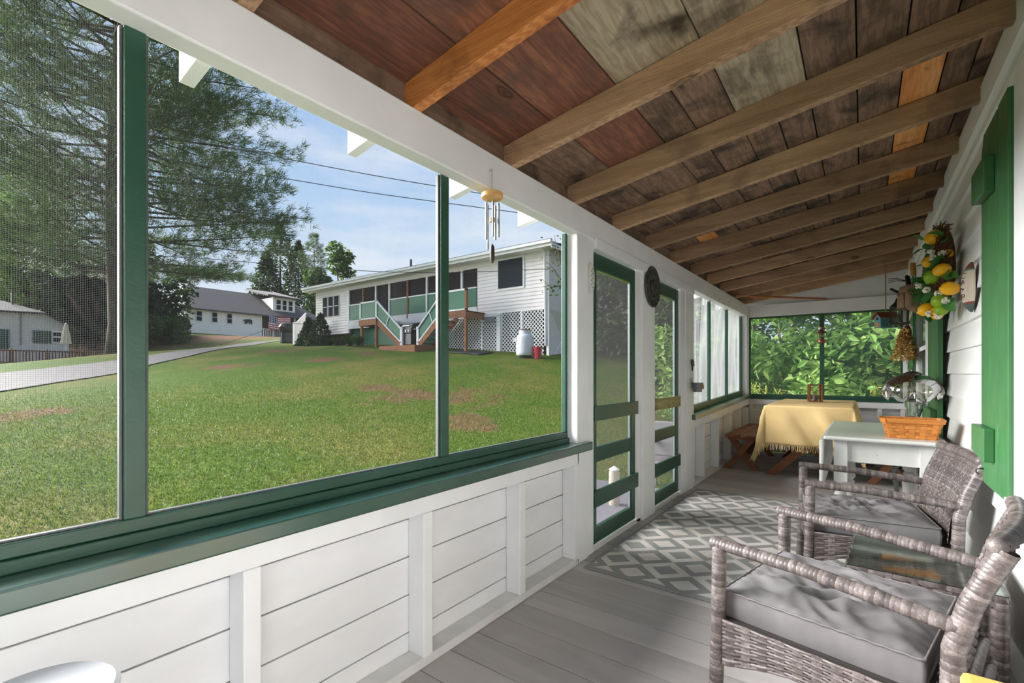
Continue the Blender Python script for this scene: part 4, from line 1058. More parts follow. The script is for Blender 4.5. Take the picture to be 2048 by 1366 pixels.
for u0, u1 in ((551.5, 562), (564, 573.5), (576, 585.5)):
    f = Bh(MB().box(dXf, dXf + .05, dy(u0), dy(u1), dz(568, 622), dz(568, 600)), 'window_frame', M['h_trim'])
    Bh(MB().box(dXf + .05, dXf + .07, dy(u0 + 1.2), dy(u1 - 1.2), dz(568, 620.5), dz(568, 601.5)), 'pane', M['h_pane'], f)
    zm = (dz(568, 620.5) + dz(568, 601.5)) / 2; Bh(MB().box(dXf + .07, dXf + .09, dy(u0 + 1), dy(u1 - 1), zm - .04, zm + .04), 'meeting_rail', M['h_trim'], f)
# bear silhouette plaque
bear = [(0, .62), (.06, .70), (.12, .72), (.16, .80), (.22, .78), (.28, .74), (.40, .86), (.55, .86), (.72, .90), (.88, .84), (.97, .70), (1.0, .50), (.99, .02), (.88, .02), (.86, .12), (.84, .34), (.76, .36), (.74, .02), (.62, .02), (.64, .36), (.50, .32), (.45, .10), (.46, .02), (.34, .02), (.36, .30), (.28, .12), (.26, .04), (.15, .04), (.22, .36), (.20, .50), (.10, .52), (.02, .54)]
bw = by(504) - by(485.5); y_0 = by(485.5); zb_ = bz(495, 648)
Mx = Matrix(((0, 0, 1, XB + .04), (bw, 0, 0, y_0), (0, bw * .62, 0, zb_), (0, 0, 0, 1)))
bo = MB().prism(bear, Mx, .06).build('bear_plaque', M['black']); tag(bo, 'black bear silhouette mounted on the far white house wall', 'plaque')
# flag
fl0, fl1 = by(532), by(577); fzt, fzb = bz(555, 633), bz(555, 659)
fr = [S(190, 62, 70), S(232, 226, 224), S(62, 66, 110)]
fm = [plain('flag_red', fr[0], .7), plain('flag_white', fr[1], .7), plain('flag_blue', fr[2], .7)]
mb = MB(); nxf = 30
for s in range(13):
    for k in range(nxf):
        mb.cur = 2 if (s < 7 and k < 12) else (s % 2)
        def pt(kk, ss): return (XB + .50 + .08 * math.sin(kk * .55 + ss * .2), fl0 + (fl1 - fl0) * kk / nxf, fzt + (fzb - fzt) * ss / 13 - .12 * math.sin(PI * kk / nxf))
        mb.add([pt(k, s), pt(k + 1, s), pt(k + 1, s + 1), pt(k, s + 1)], [(0, 1, 2, 3)])
mb.cur = 1
for r_ in range(4):
    for c_ in range(5):
        kk = 1.4 + c_ * 2.3; ss = .9 + r_ * 1.7
        p = (XB + .55 + .08 * math.sin(kk * .55 + ss * .2), fl0 + (fl1 - fl0) * kk / nxf, fzt + (fzb - fzt) * ss / 13 - .12 * math.sin(PI * kk / nxf))
        mb.prism([(.09 * math.cos(a * PI / 5 + PI / 2) * (1 if a % 2 == 0 else .4), .09 * math.sin(a * PI / 5 + PI / 2) * (1 if a % 2 == 0 else .4)) for a in range(10)], Matrix(((0, 0, 1, p[0]), (1, 0, 0, p[1]), (0, 1, 0, p[2]), (0, 0, 0, 1))), .01)
fo = mb.build('flag', fm); tag(fo, 'striped red white and blue flag draped across the far porch', 'flag')
# white entry steps rail and covered grill in front of the far house
cv = G(574, 690, 33, 0)
cg = thing('covered_grill', 'grill under a black cover beside the white stair rail', 'grill', cv)
MB().lathe([(.42, 0), (.40, .7), (.52, .85), (.55, 1.1), (.42, 1.32), (.15, 1.42)], 9).build('cover', M['black'], cg, 0.6)
MB().box(-.35, .35, -.3, .3, 0, .12).build('base', M['dark'], cg)
sr = thing('stair_rail', 'white stair rail with balusters left of the evergreen bushes', 'railing', G(592, 690, 31.0, 0))
o0 = Vector(sr.location); p0 = atd(590, 678, 31) - o0; p1 = atd(612, 655, 31.5) - o0
MB().bar(p0 + Vector((0, 0, .95)), p1 + Vector((0, 0, .95)), .08, .08).build('top_rail', M['h_trim'], sr); MB().bar(p0 + Vector((0, 0, .15)), p1 + Vector((0, 0, .15)), .06, .06).build('bottom_rail', M['h_trim'], sr)
for k in range(8):
    c = p0.lerp(p1, (k + .3) / 8); MB().box(c.x - .03, c.x + .03, c.y - .03, c.y + .03, c.z + .15, c.z + .95).build('baluster', M['h_trim'], sr)
MB().box(p0.x - .1, p0.x + .1, p0.y - .1, p0.y + .1, p0.z - .7, p0.z + 1.1).build('newel_post', M['h_trim'], sr)

# ------------------------------------------------------------------ cottage on the left
XC = -38.0
def cz(u, v): return onx(u, v, XC).z
def cy(u): return onx(u, 640, XC).y
cw = plain('cottage_white', S(196, 200, 206), 0.8, var=.05)
ct = thing('cottage', 'small white cottage with dark roof beyond the driveway', 'house', (XC, cy(60), ht(XC, cy(60))))
Ch = lambda mb, nm, mt, parent=ct, **kw: H(mb, nm, mt, parent, **kw)
prof_c = [(cy(-90), 1.2), (cy(138), 1.2), (cy(138), cz(138, 655)), (cy(88), cz(88, 626)), (cy(-90), cz(-90, 618))]
Mx = Matrix(((0, 0, 1, XC - 6), (1, 0, 0, 0), (0, 1, 0, 0), (0, 0, 0, 1)))
Ch(MB().prism(prof_c, Mx, 6), 'walls', cw)
pk = (XC - 3, cy(25), cz(25, 592)); e0 = (XC + .4, cy(-90), cz(-90, 616)); e1 = (XC + .4, cy(88), cz(88, 626)); e2 = (XC + .4, cy(158), cz(158, 664))
Ch(MB().add([e0, e1, pk, (XC - 3, cy(-90), pk[2]), e2, (XC - 6, cy(158), e2[2]), (XC - 6, cy(88), e1[2] + .2), (XC + .4, cy(88), e1[2] - .12), (XC + .4, cy(158), e2[2] - .12), (XC + .4, cy(-90), e0[2] - .12)], [(0, 1, 2, 3), (1, 6, 2), (1, 4, 5, 6), (7, 8, 4, 1), (9, 7, 1, 0)]), 'roof', plain('cottage_roof', S(62, 60, 62), .9, var=.15))
f = Ch(MB().box(XC, XC + .06, cy(103), cy(128), cz(115, 687), cz(115, 661.5)), 'window_frame', M['h_trim'])
Ch(MB().box(XC + .06, XC + .09, cy(105.5), cy(126), cz(115, 684.5), cz(115, 665.5)), 'pane', M['h_pane'], f)
zm = cz(115, 674.5); Ch(MB().box(XC + .09, XC + .12, cy(105.5), cy(126), zm - .04, zm + .04), 'meeting_rail', M['h_trim'], f)
dg = plain('cottage_green', S(34, 70, 62), .6)
Ch(MB().box(XC, XC + .08, cy(65), cy(102.5), cz(80, 686.5), cz(80, 661.5)), 'shutter', dg)
Ch(MB().box(XC, XC + .08, cy(-20), cy(18), cz(0, 697), cz(0, 658)), 'shutter', dg)
Ch(MB().box(XC, XC + .05, cy(39), cy(42.5), cz(40, 690), cz(40, 624)), 'downspout', plain('downspout_grey', S(120, 124, 128), .6))
Ch(MB().tube([(XC - 2, cy(37), cz(37, 612)), (XC - 2, cy(37), cz(37, 578))], .06, 6), 'vent_pipe', M['alu_dark'])
# deck in front with rail
XD = -33.0
def ddz(u, v): return onx(u, v, XD).z
def ddy(u): return onx(u, 640, XD).y
dk = thing('cottage_deck', 'weathered brown deck with railing in front of the cottage', 'deck', (XD, ddy(70), ht(XD, ddy(70))))
Dk = lambda mb, nm, mt, **kw: H(mb, nm, mt, dk, **kw)
dw = wood('weathered_deck', [(0.3, S(84, 58, 48)), (0.7, S(122, 88, 72))], 1, 8, 0.9, None, bump=0, ring=False)
Dk(MB().box(XD - 4.9, XD, ddy(-90), ddy(170), ddz(60, 731), ddz(60, 727)), 'platform', dw)
Dk(MB().box(XD - .1, XD, ddy(-90), ddy(170), ddz(60, 737), ddz(60, 729)), 'rim_board', dw)
for v0, v1, nm in ((700.5, 703, 'top_rail'), (724, 726, 'bottom_rail')):
    Dk(MB().box(XD - .1, XD, ddy(-90), ddy(170), ddz(60, v1), ddz(60, v0)), nm, dw)
for k in range(40):
    u = -88 + k * 6.6; Dk(MB().box(XD - .06, XD - .03, ddy(u), ddy(u + 3.6), ddz(60, 729), ddz(60, 702)), 'baluster', dw)
for u in (-60, 20, 92, 166): Dk(MB().box(XD - .12, XD + .02, ddy(u), ddy(u + 4), ddz(60, 742), ddz(60, 698)), 'rail_post', dw)
pq = onx(132, 700, -35.0)
pa = thing('closed_parasol', 'closed cream parasol standing on the cottage deck', 'parasol', (pq.x, pq.y, ddz(60, 727)))
pz = lambda v: onx(132, v, -35.0).z - ddz(60, 727)
cmat = plain('parasol_cream', S(206, 198, 184), .8)
mb = MB(); pr = []
for i in range(9):
    f = i / 8; pr.append((.05 + .16 * f ** .8, pz(648) + (pz(688) - pz(648)) * f))
rows = [[(r * (1 + .18 * math.cos(a * 8)) * math.cos(a), r * (1 + .18 * math.cos(a * 8)) * math.sin(a), z) for r, z in pr] for a in np.linspace(0, 2 * PI, 49)[:-1]]
mb.grid(rows, True).build('canopy', cmat, pa, 4)
MB().tube([(0, 0, 0), (0, 0, pz(646))], .035, 8).build('pole', M['h_trim'], pa, 4)
MB().lathe([(.3, 0), (.3, .06), (.08, .12)], 14).build('base', M['h_trim'], pa)

# ------------------------------------------------------------------ overhead wires
M['wire'] = plain('cable_black', S(52, 52, 56), 0.6)
def wire(pts, lb, r=0.013, t0=15, t1=15):
    n = len(pts); P3 = [atd(u, v, t0 + (t1 - t0) * i / (n - 1)) for i, (u, v) in enumerate(pts)]; out = []
    for i in range(n - 1):
        for k in range(8):
            s = k / 8; p0, p1, p2, p3 = P3[max(i - 1, 0)], P3[i], P3[i + 1], P3[min(i + 2, n - 1)]
            out.append(0.5 * ((2 * p1) + (p2 - p0) * s + (2 * p0 - 5 * p1 + 4 * p2 - p3) * s * s + (3 * p1 - p0 - 3 * p2 + p3) * s ** 3))
    out.append(P3[-1]); o = MB().tube(out, r, 5).build('overhead_wire', M['wire'], smooth=4); tag(o, lb, 'wire', 'overhead wires')
wire([(-150, 172), (0, 207), (245, 253), (420, 287), (560, 315), (760, 353), (980, 390), (1140, 418)], 'uppermost overhead wire crossing the pine and sky')
wire([(-150, 226), (0, 263), (245, 303), (420, 333), (600, 362), (760, 388), (1020, 423), (1140, 440)], 'overhead wire just below the uppermost one')
wire([(-150, 472), (0, 488), (245, 508), (420, 518), (620, 535), (760, 543), (900, 545), (1094, 538)], 'overhead wire running to the ranch house wall', .012, 16, 18.6)
wire([(440, 690), (520, 664), (560, 648), (640, 650), (664, 655)], 'thin pale low wire near the evergreen bushes', .01, 24, 25)

# ------------------------------------------------------------------ landing outside the screen doors
dk2 = MB().box(-3.0, -1.56, 2.5, 5.0, -0.30, -0.06).build('door_landing', plain('lavender_grey_paving', S(118, 113, 124), .7, var=.08), bevel=.01); dk2['kind'] = 'structure'; dk2['label'] = 'pale grey landing slab outside the screen doors'
M['galv_post'] = plain('cream_post', S(160, 152, 138), .6)
def outside_post(x, y, lb):
    o = thing('white_bollard', lb, 'post', (x, y, -0.06), 0, 'posts on the landing')
    MB().lathe([(.05, 0), (.05, .30), (.04, .33)], 14).build('body', M['galv_post'], o, .7); MB().lathe([(.052, .33), (.01, .36)], 14).build('cap', M['h_trim'], o, .7)
outside_post(-1.87, 4.13, 'short white cylinder post on the landing outside the nearer door')
rl = thing('landing_rail', 'white painted rail outside the farther screen door', 'railing', (-2.7, 7.5, -.35))
for zz in (.30, .52): MB().box(-.04, .04, -.8, 1.6, zz, zz + .1).build('rail', M['h_trim'], rl)
for yy in (-.8, .4, 1.55): MB().box(-.05, .05, yy, yy + .09, -.2, .66).build('rail_post', M['h_trim'], rl)
pc = thing('patio_chair', 'grey patio chair outside behind the farther screen door', 'chair', (-2.0, 6.0, -.36))
gm = plain('grey_resin', S(120, 116, 120), .5)
MB().box(-.25, .25, -.25, .25, .40, .44).build('seat', gm, pc, bevel=.02)
MB().box(-.25, .25, .21, .25, .44, .9).build('backrest', gm, pc, bevel=.02)
for a in (-.23, .23):
    for b in (-.22, .22): MB().box(a - .02, a + .02, b - .02, b + .02, 0, .42).build('leg', gm, pc)
    MB().box(a - .03, a + .03, -.25, .22, .62, .65).build('armrest', gm, pc)
gt = thing('grass_tuft', 'tall grassy clump beside the landing seen through the door', 'plant', (-2.9, 4.1, -.35)); mb = MB()
for k in range(160):
    a = random.random() * 2 * PI; l = random.uniform(.5, .95); sp = random.uniform(.05, .55); d = Vector((math.cos(a), math.sin(a), 0)); w = Vector((-math.sin(a), math.cos(a), 0)) * .007
    o_ = Vector((random.gauss(0, .12), random.gauss(0, .35), 0)); c = [o_ + d * (sp * s * s) + Vector((0, 0, l * s * (1.25 - .45 * s))) for s in (0, .35, .7, 1)]
    mb.add([c[0] - w, c[0] + w, c[1] + w, c[1] - w, c[2] + w * .7, c[2] - w * .7, c[3]], [(0, 1, 2, 3), (3, 2, 4, 5), (5, 4, 6)])
mb.build('blades', M['leaf_mid'], gt, kind='stuff'); MB().ell((0, 0, .02), (.2, .3, .06), 8, 5).build('root_crown', M['bark'], gt)
# ================================================================== furniture on the porch
def wicker_mat(name, scale=1.0):
    t = NT(name); g = t.n('ShaderNodeNewGeometry')
    vec = t.coords((1, 1, 1)); f = t.noise(vec, 55 * scale, 3, 0.6); f2 = t.noise(vec, 260 * scale, 2, 0.6)
    fac = t.math('ADD', t.math('MULTIPLY', g.outputs['Random Per Island'], 0.26), t.math('ADD', t.math('MULTIPLY', f, 0.44), t.math('MULTIPLY', f2, 0.3)))
    col = t.ramp(fac, [(0.25, S(54, 48, 47)), (0.5, S(94, 86, 84)), (0.75, S(146, 137, 134))])
    t.bump(f2, 0.25, 0.001)
    return t.set(col, 0.38, spec=0.5)
M['wicker'] = wicker_mat('grey_wicker')
M['wicker_shade'] = plain('wicker_shadow', S(44, 40, 39), 0.8)  # even dark colour painting the shade inside the weave's gaps

def wrap(mb, pts, r, pitch=0.011, n=9, squash=1.0):
    """a rod wound with overlapping strands: every turn is a ring of its own"""
    pts = [Vector(p) for p in pts]
    L = [0.0]
    for a, b in zip(pts[:-1], pts[1:]): L.append(L[-1] + (b - a).length)
    def at(s):
        s = min(max(s, 0), L[-1])
        for i in range(len(pts) - 1):
            if s <= L[i + 1] or i == len(pts) - 2:
                k = (s - L[i]) / max(L[i + 1] - L[i], 1e-9); return pts[i].lerp(pts[i + 1], k)
    m = max(2, int(L[-1] / pitch))
    for k in range(m):
        s0, s1 = L[-1] * k / m, L[-1] * (k + 1) / m
        q = [at(s0), at(s0 + (s1 - s0) * .3), at(s0 + (s1 - s0) * .8), at(s1)]
        if (q[3] - q[0]).length < 1e-5: continue
        mb.tube(q, [r * .975, r * 1.0, r * 1.0, r * .98], n, False, squash)
    return mb
def weave(mb, P, nu, nv, su, sv, amp=0.003, fill=0.9, every=2):
    """P(u,v)->(point, normal) over 0..1; nv flat strands across, nu/every uprights"""
    nc = max(2, nu // every)
    for r in range(nv):
        v0 = (r + (1 - fill) / 2) / nv; v1 = (r + 1 - (1 - fill) / 2) / nv; top, bot = [], []
        for c in range(nc * 2 + 1):
            u = c / (nc * 2); s = math.cos(PI * c) * (1 if r % 2 else -1) if c % 2 == 0 else 0
            s = (1 if ((c // 2) + r) % 2 else -1) if c % 2 else 0
            a, na = P(u, v0); b, nb = P(u, v1)
            bot.append(a + na * (amp * s)); top.append(b + nb * (amp * s))
        mid = [(x + y) / 2 + P(c / (nc * 2), (v0 + v1) / 2)[1] * amp * .6 for c, (x, y) in enumerate(zip(top, bot))]
        mb.grid([bot, mid, top])
    for c in range(nc):
        u = (c + .5) / nc; w = .28 / nc; a_, b_ = [], []
        for r in range(nv + 1):
            v = r / nv; s = 0.2 * amp
            p, nn = P(u - w, v); q, _ = P(u + w, v); a_.append(p + nn * s); b_.append(q + nn * s)
        mb.grid([a_, b_])
    return mb
def quadP(a, b, c, d, nrm, bulge=0.0):
    a, b, c, d = map(Vector, (a, b, c, d)); nrm = Vector(nrm)
    def P(u, v):
        p = a.lerp(b, u).lerp(d.lerp(c, u), v); return p + nrm * (bulge * 4 * u * (1 - u)), nrm
    return P
def backing(P, off=-0.006, n=8):  # added dark sheet just behind the weave, standing for its inner shade
    return MB().grid([[P(i / n, j / n)[0] + P(i / n, j / n)[1] * off for j in range(n + 1)] for i in range(n + 1)])

def wicker_chair(label):
    t = thing('wicker_armchair', label, 'chair', (0, 0, 0), 0, 'grey wicker chairs')
    W2, xf, xb = 0.285, -0.30, 0.25          # faces -X
    for sy in (-1, 1):
        y = sy * W2
        wrap(MB(), [(xf - .012, y, 0.012), (xf, y, .30), (xf + .004, y, 0.602)], .0235, .011).build('front_leg', M['wicker'], t, 0.9)
        MB().lathe([(.016, 0), (.018, .016)], 10, Matrix.Translation((xf - .012, y, 0))).build('foot', M['black'], t)
        wrap(MB(), [(xf - .02, y, .598), (xf + .25, y, .590), (xb + .045, y, .556)], .0235, .011, 9, .85).build('armrest', M['wicker'], t, 0.9)
        wrap(MB(), [(xb + .10, y * .97, 0.012), (xb + .03, y, .30), (xb + .035, y, .50), (xb + .065, y, .62), (xb + .105, y, .72), (xb + .125, y, .765)], .0245, .011).build('back_stile', M['wicker'], t, 0.9)
        # side apron, arched along its lower edge
        def Pa(u, v, y=y, sy=sy):
            x = xf + .02 + (xb - xf) * u; zb = .20 + .055 * math.sin(PI * min(1, u * 1.15)) ** 1.2; z = zb + (.355 - zb) * v
            return Vector((x, y + sy * .012, z)), Vector((0, sy, 0))
        ap = weave(MB(), Pa, 22, 12, 0, 0).build('side_apron', M['wicker'], t, 0.6)
        backing(Pa).build('apron_gap_shade', M['wicker_shade'], ap)
    Pf = lambda u, v: (Vector((xf - .008, -W2 + .02 + (2 * W2 - .04) * u, .20 + .05 * math.sin(PI * u) + (.155 - .05 * math.sin(PI * u)) * v)), Vector((-1, 0, 0)))
    ap = weave(MB(), Pf, 22, 12, 0, 0).build('front_apron', M['wicker'], t, 0.6); backing(Pf).build('apron_gap_shade', M['wicker_shade'], ap)
    MB().box(xf + .01, xb + .03, -W2 + .01, W2 - .01, .335, .352).build('seat_deck', M['wicker_shade'], t)
    wrap(MB(), [(xf, -W2, .352), (xf, W2, .352)], .018, .0135).build('seat_rail', M['wicker'], t, 0.9)
    for z_, x_ in ((.315, xb + .035), (.235, xb + .05)):
        wrap(MB(), [(x_, -W2, z_), (x_, W2, z_)], .022, .0095).build('rear_crossbar', M['wicker'], t, 0.9)
    bp = [(xb + .012, .37), (xb + .022, .48), (xb + .052, .60), (xb + .092, .705), (xb + .122, .765)]
    def Pb(u, v):
        s = v * 4; i = min(int(s), 3); k = s - i; x = bp[i][0] + (bp[i + 1][0] - bp[i][0]) * k; z = bp[i][1] + (bp[i + 1][1] - bp[i][1]) * k
        dx, dz = bp[i + 1][0] - bp[i][0], bp[i + 1][1] - bp[i][1]; n = Vector((-dz, 0, dx)).normalized()
        return Vector((x + .02 * math.sin(PI * u), -W2 + .015 + (2 * W2 - .03) * u, z)) + n * .012, n
    bk = weave(MB(), Pb, 40, 34, 0, 0, .0022).build('backrest', M['wicker'], t, 0.6)
    backing(Pb, -.007, 14).build('backrest_gap_shade', M['wicker_shade'], bk)
    Pr = lambda u, v: (Pb(u, v)[0] - Pb(u, v)[1] * .022, -Pb(u, v)[1])
    weave(MB(), Pr, 40, 34, 0, 0, .0022).build('backrest_rear', M['wicker'], t, 0.6)
    tr_ = wrap(MB(), [Pb(u, 1)[0] for u in np.linspace(-.03, 1.03, 12)], .0235, .011)
    for u in (-.03, 1.03): tr_.ell(Pb(u, 1)[0], .0225, 9, 6)
    tr_.build('top_rail', M['wicker'], t, 0.9)
    return t
def cushion(label, seed):
    t = NT('grey_cushion_%d' % seed); vec = t.coords(); f = t.noise(vec, 7, 4); g = t.noise(vec, 500, 2)
    t.bump(g, .15, .0008); mt = t.set(t.ramp(f, [(.3, S(96, 94, 95)), (.7, S(116, 114, 115))]), .72, spec=.3)
    A, B, Hh = .262, .262, .088; n = 56; mb = MB()
    def wr(x, y):
        p = Vector((x * 5 + seed, y * 5, seed * 1.7)); r = noise.noise(p)
        q = Vector((x * 3.2 + y * 2.4 + seed * 3, (y - x) * 9, .5)); f = abs(noise.noise(q))
        c = math.exp(-((x + .03) ** 2 + (y - .02) ** 2) / .035)
        g = abs(noise.noise(Vector(((x - y) * 4 + seed, (x + y) * 11, 2.5))))
        return .010 * r + (-.055 * f - .045 * g) * (0.28 + c) + .006 * noise.noise(Vector((x * 18, y * 18, seed)))
    def top(i, j):
        a, b = -1 + 2 * i / n, -1 + 2 * j / n
        e = max(abs(a), abs(b)); x, y = A * a, B * b
        dome = .026 * (1 - e ** 4)
        pk = .0011 * math.sin(150 * (y if abs(a) > abs(b) else x)) * (e > .9)
        return Vector((x * (1 + pk), y * (1 + pk), Hh - .012 * max(0, e - .9) * 10 * .5 + dome + wr(x, y) * (1 - e ** 8) + pk))
    G_ = [[top(i, j) for j in range(n + 1)] for i in range(n + 1)]
    mb.grid(G_)
    ring = [G_[i][0] for i in range(n + 1)] + [G_[n][j] for j in range(1, n + 1)] + [G_[i][n] for i in range(n - 1, -1, -1)] + [G_[0][j] for j in range(n - 1, 0, -1)]
    R2 = []
    for k, s in ((0, 0), (1, .35), (2, .75), (3, 1.0)):
        R2.append([Vector((p.x * (1 + .018 * math.sin(PI * s)), p.y * (1 + .018 * math.sin(PI * s)), p.z * (1 - s))) for p in ring + ring[:1]])
    mb.grid(R2); mb.grid([[Vector((A * (-1 + 2 * i / 4), B * (-1 + 2 * j / 4), 0)) for j in range(5)][::-1] for i in range(5)])
    root = thing('seat_cushion', label, 'cushion', (0, 0, 0), 0, 'grey seat cushions')
    o = mb.build('cover', mt, root, 4)
    pipe = MB(); pipe.tube([p * 1.006 for p in ring] + [ring[0] * 1.006], .0035, 5, False); pipe.build('piping', mt, root, 4)
    return root
CH = [((-0.035, 1.905, 0), -math.radians(13), 'nearest grey wicker armchair, cut off by the bottom of the picture', 'wrinkled grey cushion on the nearest wicker armchair', 3),
      ((0.035, 3.22, 0), math.radians(8), 'grey wicker armchair beyond the side table, in front of white table', 'smoother grey cushion on the wicker armchair by the white table', 8)]
first = None
for loc, rz, lb, lc, sd in CH:
    if first is None:
        first = wicker_chair(lb); c = first; c.location = loc; c.rotation_euler = (0, 0, rz)
    else: c = dup(first, loc, rz, lb)
    cu = cushion(lc, sd); v = Vector((-0.035, 0, .3535)); v.rotate(c.rotation_euler); cu.location = Vector(loc) + v; cu.rotation_euler = (0, 0, rz)

# side table with glass
st_ = thing('wicker_side_table', 'square grey wicker side table with glass top between the armchairs', 'table', (0.185, 2.52, 0), math.radians(-3))
a = .225
for sx in (-1, 1):
    for sy in (-1, 1):
        wrap(MB(), [(sx * (a - .02), sy * (a - .02), .03), (sx * (a - .02), sy * (a - .02), .40)], .026, .014, 8).build('leg', M['wicker'], st_, .9)
        MB().lathe([(.02, 0), (.022, .03)], 10, Matrix.Translation((sx * (a - .02), sy * (a - .02), 0))).build('foot', M['black'], st_)
for nx_, ny_ in ((1, 0), (-1, 0), (0, 1), (0, -1)):
    n_ = Vector((nx_, ny_, 0)); s_ = Vector((-ny_, nx_, 0)) * (a - .045)
    Pp = quadP(n_ * (a - .012) - s_ + Vector((0, 0, .11)), n_ * (a - .012) + s_ + Vector((0, 0, .11)), n_ * (a - .012) + s_ + Vector((0, 0, .355)), n_ * (a - .012) - s_ + Vector((0, 0, .355)), n_)
    p_ = weave(MB(), Pp, 14, 17, 0, 0, .0035).build('side_panel', M['wicker'], st_, .6); backing(Pp).build('panel_gap_shade', M['wicker_shade'], p_)
    Pr = quadP(n_ * a - Vector((-ny_, nx_, 0)) * a + Vector((0, 0, .368)), n_ * a + Vector((-ny_, nx_, 0)) * a + Vector((0, 0, .368)), n_ * a + Vector((-ny_, nx_, 0)) * a + Vector((0, 0, .41)), n_ * a - Vector((-ny_, nx_, 0)) * a + Vector((0, 0, .41)), n_)
    r_ = weave(MB(), Pr, 24, 2, 0, 0, .003).build('rim', M['wicker'], st_, .6); backing(Pr).build('rim_gap_shade', M['wicker_shade'], r_)
Pt = quadP((-a, -a, .404), (a, -a, .404), (a, a, .404), (-a, a, .404), (0, 0, 1))
tp_ = weave(MB(), Pt, 30, 26, 0, 0, .002).build('woven_top', M['wicker'], st_, .6); backing(Pt).build('top_gap_shade', M['wicker_shade'], tp_)
M['glass_top'] = glassy('table_glass', (.92, .98, .95, 1), .985, .03, .55)
MB().box(-a - .004, a + .004, -a - .004, a + .004, .413, .419).build('glass_top', M['glass_top'], st_, bevel=.002, label='clear greenish glass plate')

# rug with grey and white diamonds
t = NT('diamond_rug'); tcn = t.n('ShaderNodeTexCoord'); sp = t.n('ShaderNodeSeparateXYZ'); t.l(tcn.outputs['Object'], sp.inputs[0])
px_, py_ = 0.150, 0.142
wob = t.noise(tcn.outputs['Object'], 40, 2); wv = t.math('MULTIPLY', t.math('SUBTRACT', wob, .5), .05)
ux = t.math('MULTIPLY', sp.outputs[0], 1 / px_); uy = t.math('MULTIPLY', sp.outputs[1], 1 / py_)
aa = t.math('ADD', t.math('MULTIPLY', t.math('ADD', ux, uy), .5), wv); bb = t.math('ADD', t.math('MULTIPLY', t.math('SUBTRACT', ux, uy), .5), 20.25)
aa = t.math('ADD', aa, 20.0)
da = t.math('ABSOLUTE', t.math('SUBTRACT', t.math('FRACT', aa), .5)); db = t.math('ABSOLUTE', t.math('SUBTRACT', t.math('FRACT', bb), .5))
d_ = t.math('MAXIMUM', da, db)
par = t.math('MODULO', t.math('ADD', t.math('FLOOR', aa), t.math('FLOOR', bb)), 2.0)
inner = t.math('LESS_THAN', d_, .27)
wh = t.math('ABSOLUTE', t.math('SUBTRACT', par, inner))           # 1 = white
xe = t.math('GREATER_THAN', t.math('ABSOLUTE', sp.outputs[0]), .725); ye = t.math('GREATER_THAN', t.math('ABSOLUTE', sp.outputs[1]), 1.165)
wh = t.math('MULTIPLY', wh, t.math('SUBTRACT', 1.0, t.math('MAXIMUM', xe, ye)))
fz_ = t.noise(tcn.outputs['Object'], 300, 2); fl = t.noise(tcn.outputs['Object'], 3, 3)
wc = t.ramp(fl, [(.35, S(206, 200, 194)), (.65, S(224, 221, 218))]); gc = t.ramp(fz_, [(.3, S(142, 142, 140)), (.7, S(166, 166, 164))])
t.bump(fz_, .4, .003); M['rug'] = t.set(t.mix(wh, gc, wc), .95, spec=.05)
rg = MB().box(-.75, .75, -1.205, 1.205, 0, .007).build('rug', M['rug'], bevel=.003, loc=(-.598, 3.742, .0005)); tag(rg, 'grey and white diamond patterned rug on the porch floor', 'rug')

# white drop-leaf table
M['chippy'] = paint('chipped_white_paint', (0.80, 0.80, 0.78, 1), .04, .45, (1, 1, 1), 9, .25, S(66, 54, 46), .70)
M['tabletop'] = paint('white_tabletop', (0.70, 0.72, 0.69, 1), .04, .25, (1, 1, 1), 2.5, .05)
wt = thing('drop_leaf_table', 'white distressed drop-leaf table with turned legs by the house wall', 'table', (0.10, 4.30, 0))
hx, hy, zt_ = .305, .62, .765
MB().box(-hx, hx, -hy, hy, zt_ - .024, zt_).build('tabletop', M['tabletop'], wt, bevel=.01)
for sx in (-1, 1):
    MB().box(min(sx * hx, sx * (hx + .022)), max(sx * hx, sx * (hx + .022)), -hy, hy, .43, zt_ - .03).build('drop_leaf', M['white_worn'], wt, bevel=.006)
for sy in (-1, 1): MB().box(-.24, .24, sy * (hy - .09) - .012, sy * (hy - .09) + .012, .60, zt_ - .025).build('apron', M['chippy'], wt)
for sx in (-1, 1): MB().box(sx * .225 - .012, sx * .225 + .012, -hy + .1, hy - .1, .60, zt_ - .025).build('side_apron', M['chippy'], wt)
legp = [(.014, 0), (.020, .01), (.022, .05), (.030, .075), (.019, .095), (.019, .11), (.031, .13), (.033, .15), (.021, .175), (.027, .22), (.036, .30), (.039, .36), (.028, .41), (.034, .425), (.022, .44), (.036, .46), (.036, .47)]
lm_ = MB().lathe(legp, 18); lm_.box(-.036, .036, -.036, .036, .47, zt_ - .025); lm_ = lm_.mesh('leg', M['chippy'], .9)
for sx in (-1, 1):
    for sy in (-1, 1): ob('leg', lm_, wt, None, (sx * .215, sy * (hy - .09), 0))
ob('gate_leg', lm_, wt, None, (-.175, -.28, 0)); ob('gate_leg', lm_, wt, None, (.175, .28, 0))

